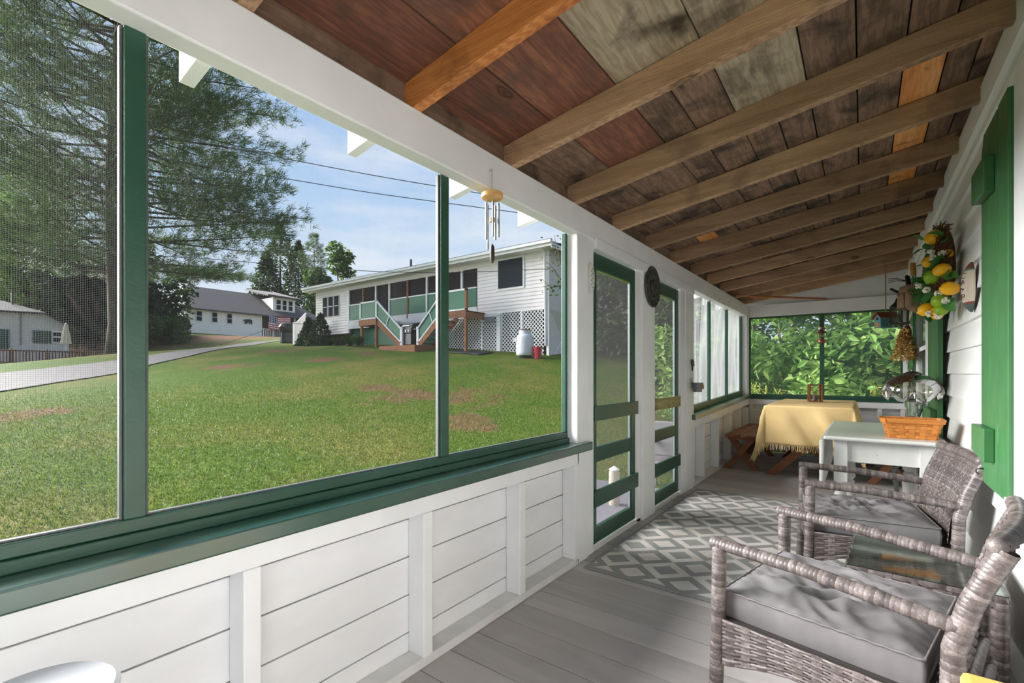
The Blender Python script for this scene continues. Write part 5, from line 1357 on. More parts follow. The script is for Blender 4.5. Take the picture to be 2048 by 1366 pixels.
# basket
M['splint'] = wood('orange_splint', [(.3, S(172, 104, 46)), (.55, S(204, 134, 66)), (.8, S(222, 160, 94))], 0, 30, .45, None, bump=.15, ring=False)
bk_ = thing('splint_basket', 'orange woven splint basket at the front of the white table', 'basket', (.245, 3.88, .7655))
def brect(z): s = z / .125; return .118 + .030 * s, .066 + .022 * s
def bring(mb, z0, z1, ph, amp=.0022, th=.0):
    P0 = []; n = 15
    for side in range(4):
        for k in range(n):
            f = -1 + 2 * (k + .5) / n; P0.append((side, f, k))
    lo, hi = [], []
    for i, (side, f, k) in enumerate(P0):
        off = amp * (1 if ((k // 3) + ph + side) % 2 else -1) + th
        for z, lst in ((z0, lo), (z1, hi)):
            hx_, hy_ = brect(z); c = .012
            if side == 0: p = (f * (hx_ - c), -hy_ - off)
            elif side == 1: p = (hx_ + off, f * (hy_ - c))
            elif side == 2: p = (-f * (hx_ - c), hy_ + off)
            else: p = (-hx_ - off, -f * (hy_ - c))
            lst.append(Vector((p[0], p[1], z)))
    mb.grid([lo + lo[:1], hi + hi[:1]]); return mb
for r in range(5):
    o = bring(MB(), .003 + r * .0195, .0205 + r * .0195, r).build('weaver', M['splint'], bk_); s = o.modifiers.new('s', 'SOLIDIFY'); s.thickness = .0022
o = bring(MB(), .099, .125, 0, 0, .005).build('rim', M['splint'], bk_); s = o.modifiers.new('s', 'SOLIDIFY'); s.thickness = .007
sm = []
for side in range(4):
    for k in range(5 if side % 2 == 0 else 3):
        f = -1 + 2 * (k + .5) / (5 if side % 2 == 0 else 3); mb = MB(); col_ = []
        for dz_ in np.linspace(0, .122, 6):
            hx_, hy_ = brect(dz_); w = .013
            if side == 0: col_.append([Vector((f * hx_ - w, -hy_, dz_)), Vector((f * hx_ + w, -hy_, dz_))])
            elif side == 2: col_.append([Vector((f * hx_ + w, hy_, dz_)), Vector((f * hx_ - w, hy_, dz_))])
            elif side == 1: col_.append([Vector((hx_, f * hy_ - w, dz_)), Vector((hx_, f * hy_ + w, dz_))])
            else: col_.append([Vector((-hx_, f * hy_ + w, dz_)), Vector((-hx_, f * hy_ - w, dz_))])
        o = mb.grid(col_).build('stake', M['splint'], bk_); s = o.modifiers.new('s', 'SOLIDIFY'); s.thickness = .0018
MB().box(-.116, .116, -.064, .064, 0, .004).build('bottom', M['splint'], bk_)

# lamp with glass petal shade
M['pewter'] = plain('pewter', S(120, 116, 112), .28, .9)
M['petal'] = glassy('smoky_petal_glass', (.90, .87, .80, 1), .86, .05)
M['clear'] = glassy('clear_glass', (.93, .95, .94, 1), .9, .02)
lp = thing('glass_petal_lamp', 'table lamp with clear curved glass petal shade behind the basket', 'lamp', (.286, 4.42, .7655), PI / 6)
MB().lathe([(.07, 0), (.073, .007), (.05, .016), (.026, .026), (.02, .038), (.038, .05), (.052, .066), (.047, .082), (.024, .092), (.018, .10)], 24).build('base', M['pewter'], lp, .8)
MB().lathe([(.034, .10), (.034, .20)], 8).build('glass_column', M['clear'], lp)
MB().lathe([(.018, .20), (.02, .215), (.008, .225), (.006, .395), (.012, .398), (.035, .400), (.055, .393), (.05, .406), (.025, .418), (.010, .422), (.008, .44), (.003, .445), (.002, .475)], 20).build('stem_and_crown', M['pewter'], lp, .8)
sprof = [(.048, .396), (.095, .384), (.140, .352), (.168, .308), (.174, .268), (.160, .230), (.135, .206)]
for k in range(6):
    a0, a1 = 2 * PI * k / 6 + .03, 2 * PI * (k + 1) / 6 - .03; rows = []
    for i in range(9):
        aa_ = a0 + (a1 - a0) * i / 8; e = abs(i / 4 - 1); row = []
        for j, (r, z) in enumerate(sprof):
            f = j / 6; zz_ = z + (.055 * e ** 2.2) * max(0, f - .45) * 2.0
            row.append(Vector((r * math.cos(aa_), r * math.sin(aa_), zz_)))
        rows.append(row)
    pt_ = MB().grid(rows).build('shade_petal', M['petal'], lp, 4)
    rim = rows[0] + [r[-1] for r in rows[1:]] + rows[-1][::-1][1:]
    MB().tube(rim, .0028, 5, False).build('petal_came', M['pewter'], pt_, 4)
    am = a0 - .03; cx_ = Vector((.172 * math.cos(am), .172 * math.sin(am), .275))
    MB().tube([cx_, cx_ - Vector((0, 0, .022)), cx_ - Vector((0, 0, .045))], [.003, .006, .001], 6).build('glass_drop', M['clear'], pt_)
cd = MB().tube([(.30, 4.49, .771), (.37, 4.3, .772), (.39, 4.0, .772), (.405, 3.85, .770), (.435, 3.80, .70), (.445, 3.85, .40), (.44, 4.1, .012), (.44, 4.6, .010)], .004, 6).build('lamp_cord', M['black'], smooth=4); tag(cd, 'thin black lamp cord trailing over the white table edge', 'cord')

# webbed metal lawn chair behind the white table
M['tube_grey'] = plain('grey_tube', S(120, 130, 126), .4, .3)
M['web_green'] = plain('green_webbing', S(128, 150, 128), .6, var=.12, ns=40)
lc = thing('webbed_lawn_chair', 'grey tubular lawn chair with green woven webbing behind white table', 'chair', (.055, 5.27, 0))
for sy in (-1, 1):
    y = sy * .25
    MB().tube([(-.22, y, .0), (-.24, y, .40), (-.24, y, .58), (-.18, y, .62), (.22, y, .60)], .0125, 8).build('front_leg', M['tube_grey'], lc, 4)
    MB().tube([(.20, y, 0), (.16, y, .36), (.24, y, .60), (.33, y, .90)], .0125, 8).build('back_leg', M['tube_grey'], lc, 4)
MB().tube([(.315, -.27, .88), (.335, -.25, .91), (.335, .25, .91), (.315, .27, .88)], .0145, 8).build('top_rail', M['tube_grey'], lc, 4)
MB().tube([(-.24, -.25, .40), (-.24, .25, .40)], .0125, 8).build('seat_rail', M['tube_grey'], lc, 4); MB().tube([(.17, -.25, .38), (.17, .25, .38)], .0125, 8).build('seat_rail', M['tube_grey'], lc, 4)
wm = MB(); 
for k in range(6):
    y = -.22 + k * .088; pts = [[Vector((-.24 + .41 * i / 12, y - .027 + w, .413 - .012 * math.sin(PI * i / 12) + .002 * (1 if (i // 2 + k) % 2 else -1))) for w in (0, .054)] for i in range(13)]
    MB().grid(pts).build('seat_strap', M['web_green'], lc)
for k in range(5):
    x = -.20 + k * .085; pts = [[Vector((x + w, -.25 + .5 * i / 12, .412 - .012 + .002 * (1 if (i // 2 + k) % 2 else -1))) for w in (0, .054)] for i in range(13)]
    MB().grid(pts).build('seat_strap', M['web_green'], lc)
for k in range(5):
    f = .12 + k * .2; c = Vector((.18, 0, .42)).lerp(Vector((.325, 0, .90)), f)
    MB().bar(c + Vector((0, -.25, 0)), c + Vector((0, .25, 0)), .004, .055, (.3, 0, 1)).build('back_strap', M['tube_grey'], lc)

# ------------------------------------------------------------------ picnic table, benches, cloth, lantern
M['picnic'] = wood('brown_picnic_wood', [(.25, S(92, 58, 42)), (.5, S(134, 90, 66)), (.78, S(172, 124, 92))], 1, 18, .6, S(90, 60, 46), 2, (.55, .75), .25)
M['picnic_x'] = wood('brown_picnic_leg', [(.25, S(96, 60, 42)), (.5, S(142, 94, 66)), (.78, S(176, 124, 90))], 0, 18, .6, None, bump=.2)
def xlegs(root, y, x0, x1, ztop, w=.085, th=.038):
    MB().bar((x0, y - .02, 0.0), (x1 - .06, y - .02, ztop), th, w, (0, 1, 0)) if False else None
    for (a_, b_, yy) in (((x0, 0.0), (x1 - .05, ztop), y - .02), ((x1, 0.0), (x0 + .05, ztop), y + .02)):
        d = Vector((b_[0] - a_[0], b_[1] - a_[1])); l = d.length; ux_ = w / 2 * l / d.y      # horizontal half width: feet cut level
        mb = MB().add([(a_[0] - ux_, yy - th / 2, a_[1]), (a_[0] + ux_, yy - th / 2, a_[1]), (b_[0] + ux_, yy - th / 2, b_[1]), (b_[0] - ux_, yy - th / 2, b_[1]),
                  (a_[0] - ux_, yy + th / 2, a_[1]), (a_[0] + ux_, yy + th / 2, a_[1]), (b_[0] + ux_, yy + th / 2, b_[1]), (b_[0] - ux_, yy + th / 2, b_[1])],
                 [(0, 1, 2, 3), (7, 6, 5, 4), (0, 4, 5, 1), (1, 5, 6, 2), (2, 6, 7, 3), (3, 7, 4, 0)])
        mb.build('leg', M['picnic_x'], root, bevel=.004)
PT = (-.49, 6.10, 0)
pt_ = thing('picnic_table', 'brown wooden picnic table with crossed legs under the yellow cloth', 'table', PT)
for k in range(5): MB().box(-.40 + k * .162, -.40 + k * .162 + .152, 0, 1.68, .765, .80).build('top_plank', M['picnic'], pt_, bevel=.006)
for y in (.12, 1.5):
    xlegs(pt_, y, -.37, .37, .70); MB().box(-.38, .38, y - .04, y + .04, .70, .764).build('cleat', M['picnic_x'], pt_)
MB().box(-.03, .03, .14, 1.48, .36, .42).build('stretcher', M['picnic'], pt_)
def bench(label, x, w=.33):
    b = thing('picnic_bench', label, 'bench', (x, 6.10, 0), 0, 'picnic benches')
    for k in range(2): MB().box(-w / 2 + k * (w / 2 + .004), -w / 2 + k * (w / 2 + .004) + w / 2 - .004, .10, 1.65, .395, .43).build('seat_plank', M['picnic'], b, bevel=.006)
    for y in (.22, 1.45): xlegs(b, y, -.155, .155, .36, .07); MB().box(-.15, .15, y - .04, y + .04, .36, .394).build('cleat', M['picnic_x'], b)
    return b
bench('brown picnic bench with crossed legs along the left knee wall', -1.19); bench('brown picnic bench mostly hidden behind the white table', .225)
# yellow cloth
t = NT('yellow_cloth'); vec = t.coords(); f = t.noise(vec, 3, 4); w1_ = t.noise(t.coords((260, 260, 260)), 1, 2)
t.bump(w1_, .25, .0012); M['cloth'] = t.set(t.ramp(f, [(.3, S(214, 184, 128)), (.7, S(230, 202, 148))]), .9, spec=.1)
tx0, tx1, ty0, ty1, tz_ = -.405, .415, -.005, 1.69, .806
cx0, cx1, cy0, cy1 = tx0 - .44, tx1 + .36, ty0 - .43, ty1 + .12
nx_, ny_ = 90, 110; rows = []
def cl(x, y):
    ox = min(0, x - tx0) + max(0, x - tx1); oy = min(0, y - ty0) + max(0, y - ty1)
    bx, by_ = min(max(x, tx0), tx1), min(max(y, ty0), ty1); d = math.hypot(ox, oy)
    if d < 1e-6: return Vector((x, y, tz_ + .0015 * noise.noise(Vector((x * 6, y * 6, 0)))))
    dx_, dy_ = ox / d, oy / d
    corner = 2 * min(abs(dx_), abs(dy_)) / (abs(dx_) + abs(dy_)) if abs(ox) > 1e-6 and abs(oy) > 1e-6 else 0
    s = (x + y * .6) if abs(oy) > abs(ox) else (y + x * .6)
    rip = (.012 + .03 * min(1, d / .4)) * math.sin(11 * s + 1.3 * math.sin(5 * s)) * min(1, d / .15) * (1 - corner * .6)
    out = .012 + .05 * min(1, d / .4) + .06 * corner * d / .4 + max(0, rip) * .8 + rip * .3
    drop = d * (1 - .04 * corner)
    return Vector((bx + dx_ * out, by_ + dy_ * out, tz_ - drop))
for i in range(nx_ + 1):
    rows.append([cl(cx0 + (cx1 - cx0) * i / nx_, cy0 + (cy1 - cy0) * j / ny_) for j in range(ny_ + 1)])
ctb = thing('tablecloth', 'pale yellow fringed cloth draped over the picnic table', 'tablecloth', PT)
co = MB().grid(rows).build('cloth', M['cloth'], ctb, 4); s = co.modifiers.new('s', 'SOLIDIFY'); s.thickness = .002; s.offset = 1
fr_ = MB()
for edge in (0, 1, 2):
    m = 150 if edge == 0 else 190
    for k in range(m):
        f = (k + random.random() * .6) / m
        if edge == 0: p = cl(cx0 + (cx1 - cx0) * f, cy0)
        elif edge == 1: p = cl(cx0, cy0 + (cy1 - cy0) * f)
        else: p = cl(cx1, cy0 + (cy1 - cy0) * f)
        l = random.uniform(.045, .075); j = Vector((random.gauss(0, .008), random.gauss(0, .008), -l))
        fr_.tube([p + Vector((0, 0, .004)), p + j * .5 + Vector((random.gauss(0, .003), 0, 0)), p + j], [.0035, .003, .0035], 4, False)
M['fringe'] = plain('pale_fringe', S(240, 212, 156), .9)
fr_.build('fringe', M['fringe'], ctb, kind='stuff')
# wooden lantern
M['lantern_wood'] = wood('lantern_wood', [(.3, S(112, 74, 48)), (.7, S(154, 106, 70))], 2, 30, .6, None, bump=.1, ring=False)
ln = thing('wooden_lantern', 'small brown wooden lantern with crossed bars on the yellow cloth', 'lantern', (-.485, 7.12, .8085), math.radians(12))
w, hL = .065, .225
MB().box(-w - .012, w + .012, -w - .012, w + .012, 0, .016).build('base', M['lantern_wood'], ln, bevel=.002); MB().box(-w - .008, w + .008, -w - .008, w + .008, hL - .014, hL).build('top', M['lantern_wood'], ln, bevel=.002)
for sx in (-1, 1):
    for sy in (-1, 1): MB().box(sx * w - .009, sx * w + .009, sy * w - .009, sy * w + .009, .016, hL - .014).build('post', M['lantern_wood'], ln)
for sy in (-1, 1):
    for q in (-1, 1): MB().bar((-w * q, sy * w, .02), (w * q, sy * w, hL - .018), .006, .010, (0, 1, 0)).build('cross_bar', M['lantern_wood'], ln)
for sx in (-1, 1):
    for q in (-1, 1): MB().bar((sx * w, -w * q, .02), (sx * w, w * q, hL - .018), .010, .006, (0, 1, 0)).build('cross_bar', M['lantern_wood'], ln)
MB().lathe([(.028, .017), (.028, .085), (.004, .09)], 14).build('candle', plain('candle_grey', S(120, 116, 114), .5), ln, .8)
# white round side table, lower left corner, and honey-coloured stool top, lower right
rt = thing('round_white_table', 'edge of a round white table at the lower left', 'table', (-1.156, .162, 0))
M['resin'] = plain('white_resin', S(226, 228, 232), .3)
MB().lathe([(.005, .582), (.10, .582), (.116, .588), (.12, .596), (.112, .604), (.005, .606)], 40).build('tabletop', M['resin'], rt, .6)
MB().lathe([(.02, .03), (.02, .585)], 12).build('pedestal', M['resin'], rt, .9); MB().lathe([(.14, 0), (.14, .012), (.03, .03)], 24).build('foot', M['resin'], rt, .9)
M['honey'] = wood('honey_wood', [(.3, S(222, 152, 70)), (.7, S(240, 182, 104))], 0, 20, .35, None, bump=.06, ring=False)
hs = thing('honey_wood_table', 'corner of a honey-coloured wooden table at the lower right', 'table', (.30, 1.03, 0))
MB().box(-.15, .15, -.22, .22, .545, .60).build('tabletop', M['honey'], hs, bevel=.012)
for sx in (-1, 1):
    for sy in (-1, 1): MB().box(sx * .12 - .02, sx * .12 + .02, sy * .19 - .02, sy * .19 + .02, 0, .545).build('leg', M['honey'], hs, bevel=.004)
# ================================================================== shutters and small things on the walls
def shutter(name, label, yh, wdt, z0, z1, x=XR - .035, th=.030, near=True):
    """board shutter folded back on the clapboards; hinged edge at yh, reaching towards +y"""
    t = thing(name, label, 'shutter', (x, yh, z0), 0, 'green shutters on the house wall')
    H_ = z1 - z0; c = .075
    w = wdt / 2
    Mx = Matrix(((0, 0, 1, -th / 2), (1, 0, 0, 0), (0, 1, 0, 0), (0, 0, 0, 1)))
    MB().prism([(.002, 0), (w - .002, 0), (w - .002, H_), (.002, H_)], Mx, th).build('board', M['green_trim'], t, bevel=.003)
    MB().prism([(w + .002, 0), (wdt - c * .6, 0), (wdt, c), (wdt, H_ - c), (wdt - c * .6, H_), (w + .002, H_)], Mx, th).build('board', M['green_trim'], t, bevel=.003)
    for zz in (.115, H_ - .31):
        hb = .135 if zz < 1 else .15
        Mb = Matrix(((0, 0, 1, -th / 2 - .034), (1, 0, 0, 0), (0, 1, 0, 0), (0, 0, 0, 1)))
        MB().prism([(.035, zz), (wdt - .01, zz + .02), (wdt - .01, zz + hb), (.035, zz + hb)], Mb, .034).build('batten', M['green_trim'], t, bevel=.004)
    if near:
        for zz in (.20, H_ - .30):
            MB().box(-.012, .006, -.012, .004, zz, zz + .075).build('hinge', M['alu'], t)
        h = MB().tube([(-th / 2, wdt - .05, .0 + .04 + .02), (-th / 2 - .02, wdt - .04, .055), (-th / 2 - .022, wdt - .03, .04), (-th / 2 - .012, wdt - .03, .032)], .003, 6).build('hook', M['black'], t, 4)
    return t
shutter('window_shutter', 'near green board shutter beside the white window casing', 2.60, .30, .70, 2.20)
shutter('window_shutter', 'green board shutter behind the white table and lamp', 4.42, .60, .66, 2.20, near=False)
shutter('window_shutter', 'farthest green shutter near the end wall corner', 6.46, .55, .66, 2.20, near=False)
jb = MB().box(XR - .05, XR + .028, 2.435, 2.585, .70, 2.205).build('shutter_jamb', M['green_trim'], bevel=.004); tag(jb, 'narrow green jamb board hinged to the near shutter', 'jamb')

# wind chime on the beam
wc_ = thing('wind_chime', 'wind chime with wooden disc and metal tubes hanging from the beam', 'wind chime', (-1.375, 1.70, 1.985))
M['chime_wood'] = wood('chime_wood', [(.3, S(178, 132, 82)), (.7, S(212, 168, 112))], 0, 40, .5, None, bump=.1, ring=False)
M['string'] = plain('string', S(150, 140, 120), .8)
MB().lathe([(.045, -.008), (.050, -.004), (.050, .014), (.046, .018)], 28).build('disc', M['chime_wood'], wc_, .7)
MB().tube([(0, 0, .018), (0, 0, .125)], .0012, 4).build('hanging_string', M['string'], wc_)
MB().tube([(-.02, 0, .125), (0, 0, .13), (0, 0, .12)], .002, 4).build('screw_hook', M['alu'], wc_)
for k in range(5):
    a = 2 * PI * k / 5 + .5; l = (.155, .16, .205, .17, .158)[k]; x, y = .030 * math.cos(a), .030 * math.sin(a)
    tb = MB().tube([(x, y, -.03), (x, y, -.03 - l)], .0052, 10).build('chime_tube', M['alu'], wc_, .9); MB().tube([(x, y, -.008), (x, y, -.03)], .0008, 4).build('string', M['string'], tb)
MB().lathe([(.012, -.115), (.012, -.095)], 12).build('striker', M['chime_wood'], wc_); MB().tube([(0, 0, -.01), (0, 0, -.22)], .0008, 4).build('centre_string', M['string'], wc_)
MB().lathe([(.004, -.305), (.010, -.29), (.0115, -.26), (.010, -.23), (.004, -.218)], 12).build('wind_sail', plain('dark_sail', S(52, 34, 30), .5), wc_, .9)

# round medallion on the post between the doors
md = thing('round_medallion', 'round dark verdigris medallion on the post between the screen doors', 'plaque', (XL + .004, 3.82, 1.885))
t = NT('verdigris'); vec = t.coords(); f = t.noise(vec, 30, 5, .7); M['verd'] = t.set(t.ramp(f, [(.35, S(52, 54, 50)), (.55, S(78, 80, 72)), (.75, S(132, 98, 74))]), .6, .3); t.bump(f, .6, .004)
R90 = Matrix.Rotation(PI / 2, 4, 'Y')
MB().lathe([(.165, 0), (.17, .006), (.165, .014), (.15, .012), (.145, .009), (.10, .009), (.095, .013), (.088, .009), (.005, .011)], 40, R90).build('disc', M['verd'], md, .7)
mb = MB()
for k in range(12):
    a = 2 * PI * k / 12; mb.ell((.013, .122 * math.cos(a), .122 * math.sin(a)), (.006, .014, .014), 8, 5)
mb.build('rim_beads', M['verd'], md, 4, kind='stuff')
mb = MB(); mb.ell((.013, -.01, .0), (.010, .045, .05), 12, 8); mb.ell((.014, .03, .045), (.009, .022, .022), 10, 6); mb.tube([(.013, -.04, -.06), (.015, 0, -.03), (.013, .05, -.05)], .008, 6); mb.build('relief', M['verd'], md, 4)
# oval thermometer on the door jamb
th_ = thing('oval_thermometer', 'white oval thermometer on the post left of the screen doors', 'thermometer', (XL - .011, 2.752, 1.785))
MB().lathe([(.04, 0), (.04, .010), (.034, .013), (.002, .013)], 28, Matrix.Diagonal((1, 1, 2.5, 1)) @ R90).build('case', M['white_worn'], th_, .7)
mb = MB()
for k in range(9): mb.ell((.0135, (-1) ** k * .009, -.06 + .015 * k), (.0015, .006, .005), 8, 5)
mb.build('dial_marks', plain('brown_print', S(120, 92, 62), .6), th_, kind='stuff')
# little bucket and bird ornament on the far post
bq = thing('small_metal_bucket', 'small galvanised bucket hanging on the post past the doors', 'bucket', (XL + .065, 4.93, .985))
M['galv'] = plain('galvanised', S(120, 122, 128), .4, .7, var=.2)
MB().lathe([(.042, 0), (.056, .088), (.059, .088), (.059, .093), (.053, .093), (.04, .004)], 22).build('pail', M['galv'], bq, .7)
MB().tube([(-.056, 0, .09), (-.05, 0, .10), (-.061, 0, .14)], .002, 5).build('handle', M['galv'], bq)
MB().box(.040, .060, -.02, .02, .03, .075).build('tag', plain('tan_tag', S(190, 150, 112), .7), bq)
bo_ = thing('bird_hook', 'small dark metal bird ornament above the hanging bucket', 'ornament', (XL + .012, 4.95, 1.24))
Mx = Matrix(((0, 0, 1, 0), (1, 0, 0, 0), (0, 1, 0, 0), (0, 0, 0, 1)))
MB().prism([(-.045, .06), (-.01, .075), (.05, .045), (.02, .04), (.055, .005), (.01, .012), (-.005, -.02), (-.012, -.045), (-.022, -.04), (-.025, 0), (-.04, .03)], Mx, .008).build('silhouette', M['black'], bo_)
MB().tube([(-.008, -.01, .02), (.004, -.01, .02)], .004, 6).build('nail', M['black'], bo_)

# lemon wall basket
R_ = random.Random(3)
lw = thing('lemon_wreath', 'wall swag of lemons limes and green leaves on brown twigs', 'wreath', (XR - .02, 4.05, 1.83))
M['twig'] = wood('brown_twig', [(.3, S(70, 44, 32)), (.7, S(128, 86, 60))], 2, 30, .9, None, bump=.2, ring=False)
M['lemon'] = plain('lemon', S(250, 186, 24), .38, var=.1, ns=30); M['lime'] = plain('lime', S(140, 178, 34), .38, var=.15, ns=30)
M['bloom'] = plain('white_bloom', S(226, 224, 210), .7)
mb = MB(); mb.ell((-.035, -.10, 0), (.045, .10, .235), 14, 12)
for k in range(260):
    a = R_.uniform(0, 2 * PI); z = R_.uniform(-.26, .26); y = -.10 + .11 * math.cos(a) * math.sqrt(max(.05, 1 - (z / .28) ** 2)); x = -.03 - .05 * abs(math.sin(a))
    p = Vector((x, y, z)); d = Vector((R_.gauss(0, .3), R_.gauss(0, .5), R_.gauss(0, 1))).normalized() * R_.uniform(.05, .12)
    mb.tube([p - d * .5, p + Vector((-.008, 0, 0)), p + d * .5], [.0028, .003, .0015], 4, False)
mb.build('twig_base', M['twig'], lw, kind='stuff')
lm = MB(); lm.lathe([(.002, -.056), (.010, -.050), (.030, -.036), (.040, -.012), (.041, .008), (.032, .034), (.012, .048), (.006, .056), (.001, .058)], 18); lm = lm.mesh('lemon', M['lemon'], 4)
li = MB(); li.lathe([(.004, -.042), (.026, -.036), (.040, -.014), (.041, .01), (.030, .034), (.010, .042)], 18); li = li.mesh('lime', M['lime'], 4)
def stick(me, nm, u, v, x, sc=1.0, rot=None):
    p = ony(u, v, (4.03 if nm == 'leaf' else 3.86) + (x - .35) * 3.0 - (u - 1880) * .006); p.x = min(p.x, .40 if nm == 'leaf' else .425); p = p - Vector(lw.location); o = ob(nm, me, lw, None, p); o.scale = (sc,) * 3; o.rotation_euler = rot or (R_.uniform(0.6, 2.2), R_.uniform(-.6, .6), R_.uniform(0, 6)); return o
for u, v, x, s in ((1868, 474, .345, 1.05), (1860, 524, .33, .9), (1892, 508, .38, .8), (1884, 540, .345, .95), (1900, 577, .33, .95), (1854, 619, .33, 1.0), (1874, 626, .36, .9)): stick(lm, 'lemon', u, v, x, s)
for u, v, x, s in ((1866, 554, .34, 1.1), (1879, 602, .34, 1.0), (1882, 620, .345, .8)): stick(li, 'lime', u, v, x, s)
# leaf: pointed, slightly cupped
rows = []
for i in range(9):
    f = i / 8; wv_ = .036 * math.sin(PI * f ** .85) ** .8; rows.append([Vector((.13 * f, s * wv_, .010 * abs(s) * wv_ / .036 - .018 * f * f)) for s in (-1, -.5, 0, .5, 1)])
lf = MB().grid(rows).mesh('leaf', leafmat('wreath_leaf', S(56, 104, 52), S(76, 132, 66), S(108, 160, 90), .25), 4)
for k in range(74):
    u = 1846 + 62 * R_.random() ** 1.25; v = R_.uniform(468, 628); x = R_.uniform(.33, .40)
    stick(lf, 'leaf', u, v, x, R_.uniform(.55, .95), (R_.uniform(-1.2, 1.2), R_.uniform(-.8, 1.0), R_.uniform(2.2, 5.4)))
for u, v, s, r in ((1903, 540, .9, (.8, .4, 4.6)), (1908, 552, .9, (.9, .1, 5.0)), (1910, 596, .95, (.9, .7, 4.9)), (1875, 515, .9, (1.2, 1.2, 3.4)), (1902, 484, .85, (.6, -.2, 4.8))): stick(lf, 'leaf', u, v, .335, s, r)
bl = MB()
for k in range(26):
    d = Vector((R_.gauss(0, 1), R_.gauss(0, 1), R_.gauss(0, 1))).normalized(); bl.ell(d * .013, .0062, 6, 4)
bl = bl.mesh('flower', M['bloom'], 4)
for u, v, x in ((1862, 505, .325), (1884, 507, .35), (1866, 516, .325), (1837, 572, .30), (1853, 580, .30), (1877, 587, .33), (1858, 628, .32), (1876, 632, .335), (1892, 601, .34)): stick(bl, 'flower', u, v, x, 1.15)
st_m = MB()
for k in range(18):
    u, v = R_.uniform(1850, 1908), R_.uniform(480, 625); p = ony(u, v, 4.02) - Vector(lw.location); q = ony(u + R_.uniform(-10, 10), v + R_.uniform(-22, 22), 4.0) - Vector(lw.location); p.x = min(p.x, -.03); q.x = min(q.x, -.03)
    st_m.tube([Vector((-.03, -.1, p.z)), p.lerp(q, .5) + Vector((.01, 0, .01)), q], [.003, .0028, .002], 4, False)
st_m.build('stems', M['leaf_mid'], lw, kind='stuff')

# boat-shaped sign
sg_ = thing('boat_sign', 'boat-shaped weathered wooden sign beside the lemon swag', 'sign', (XR - .004, 3.44, 1.625))
M['sign_wood'] = wood('sign_wood', [(.3, S(150, 138, 122)), (.7, S(190, 180, 164))], 2, 40, .7, None, bump=.3, ring=False)
def hull(z0, z1, mt, nm, par):
    rows = []; n = 14
    for i in range(n + 1):
        z = z0 + (z1 - z0) * i / n; s = z / .132; wv_ = .078 * max(.0, 1 - abs(s) ** 2.6) ** .8 + .006; dp = .036 * max(0, 1 - abs(s) ** 3) + .008
        rows.append([Vector((-dp * math.sin(PI * j / 10) - .001, wv_ * -math.cos(PI * j / 10), z)) for j in range(11)])
    return MB().grid(rows).build(nm, mt, par, 4)
hull(-.082, .088, M['sign_wood'], 'middle_panel', sg_); hull(.092, .132, plain('rust_brown', S(112, 62, 44), .7, var=.2), 'top_tip', sg_); hull(-.132, -.09, plain('slate_tip', S(78, 88, 88), .7, var=.2), 'bottom_tip', sg_)
hull(.082, .0925, plain('teal_band', S(88, 108, 102), .7), 'band', sg_); hull(-.0905, -.081, plain('red_band', S(120, 58, 50), .7), 'band', sg_)
def text(body, size, loc, rot, mat, parent, nm='lettering', ext=.001):
    cu = bpy.data.curves.new(nm, 'FONT'); cu.body = body; cu.size = size; cu.extrude = ext; cu.align_x = 'CENTER'; cu.align_y = 'CENTER'
    tmp = bpy.data.objects.new('tmp', cu); COL.objects.link(tmp); dg_ = bpy.context.evaluated_depsgraph_get(); me = bpy.data.meshes.new_from_object(tmp.evaluated_get(dg_))
    bpy.data.objects.remove(tmp); me.materials.clear(); me.materials.append(mat); o = ob(nm, me, parent, None, loc); o.rotation_euler = rot; return o
dkm = plain('dark_lettering', S(70, 54, 46), .7)
for k, ch in enumerate('CAMP'):
    o = text(ch, .042, (-.0425, -.034, .056 - k * .037), (PI / 2, 0, -math.radians(55)), dkm, sg_); o.scale = (1.3, 1, 1)
MB().box(-.006, .0, -.06, .06, -.03, .03).build('wall_bracket', M['black'], sg_)

# tan garden tool bag
gb_ = thing('garden_tool_bag', 'tan garden tool bag with pockets and hand tools beside the lemon swag', 'tool bag', (.33, 4.98, 1.66))
M['canvas'] = plain('tan_canvas', S(152, 122, 98), .85, var=.12, ns=20); M['stripe'] = plain('striped_cloth', S(150, 104, 92), .85, var=.3, ns=60)
rows = []
for i in range(25):
    a = 2 * PI * i / 24; row = []
    for j in range(8):
        f = j / 7; sc = .5 + .5 * min(1, f * 1.9) ** .6; x = .085 * sc * math.cos(a) * (1 + .05 * math.cos(6 * a)); y = .13 * sc * math.sin(a) * (1 + .05 * math.cos(6 * a)); row.append(Vector((x, y, .01 + .20 * f - .03 * math.cos(a) * (f < .2))))
    rows.append(row)
mb = MB().grid(rows); mb.add([rows[i][0] for i in range(24)], [tuple(range(24))[::-1]]); o = mb.build('bag', M['canvas'], gb_, 4); s = o.modifiers.new('s', 'SOLIDIFY'); s.thickness = .004
for k in range(5):
    a = PI * .62 + k * PI * .19; x, y = .09 * math.cos(a), .137 * math.sin(a); d = Vector((-math.sin(a), math.cos(a), 0)); n_ = Vector((math.cos(a), math.sin(a), 0)); rows = []
    for i in range(7):
        f = -1 + i / 3; rows.append([Vector((x, y, 0)) + d * (f * .027) + n_ * (.012 * (1 - f * f) + .001) + Vector((0, 0, z)) for z in (.035, .08, .125, .155)])
    o = MB().grid(rows).build('pocket', M['canvas'], gb_, 4); s = o.modifiers.new('s', 'SOLIDIFY'); s.thickness = .003
wrapb = [(.088 * math.cos(a), .135 * math.sin(a), .165) for a in np.linspace(0, 2 * PI, 25)]; MB().tube(wrapb, .008, 6, False).build('strap', plain('tan_strap', S(170, 128, 84), .8), gb_, 4)
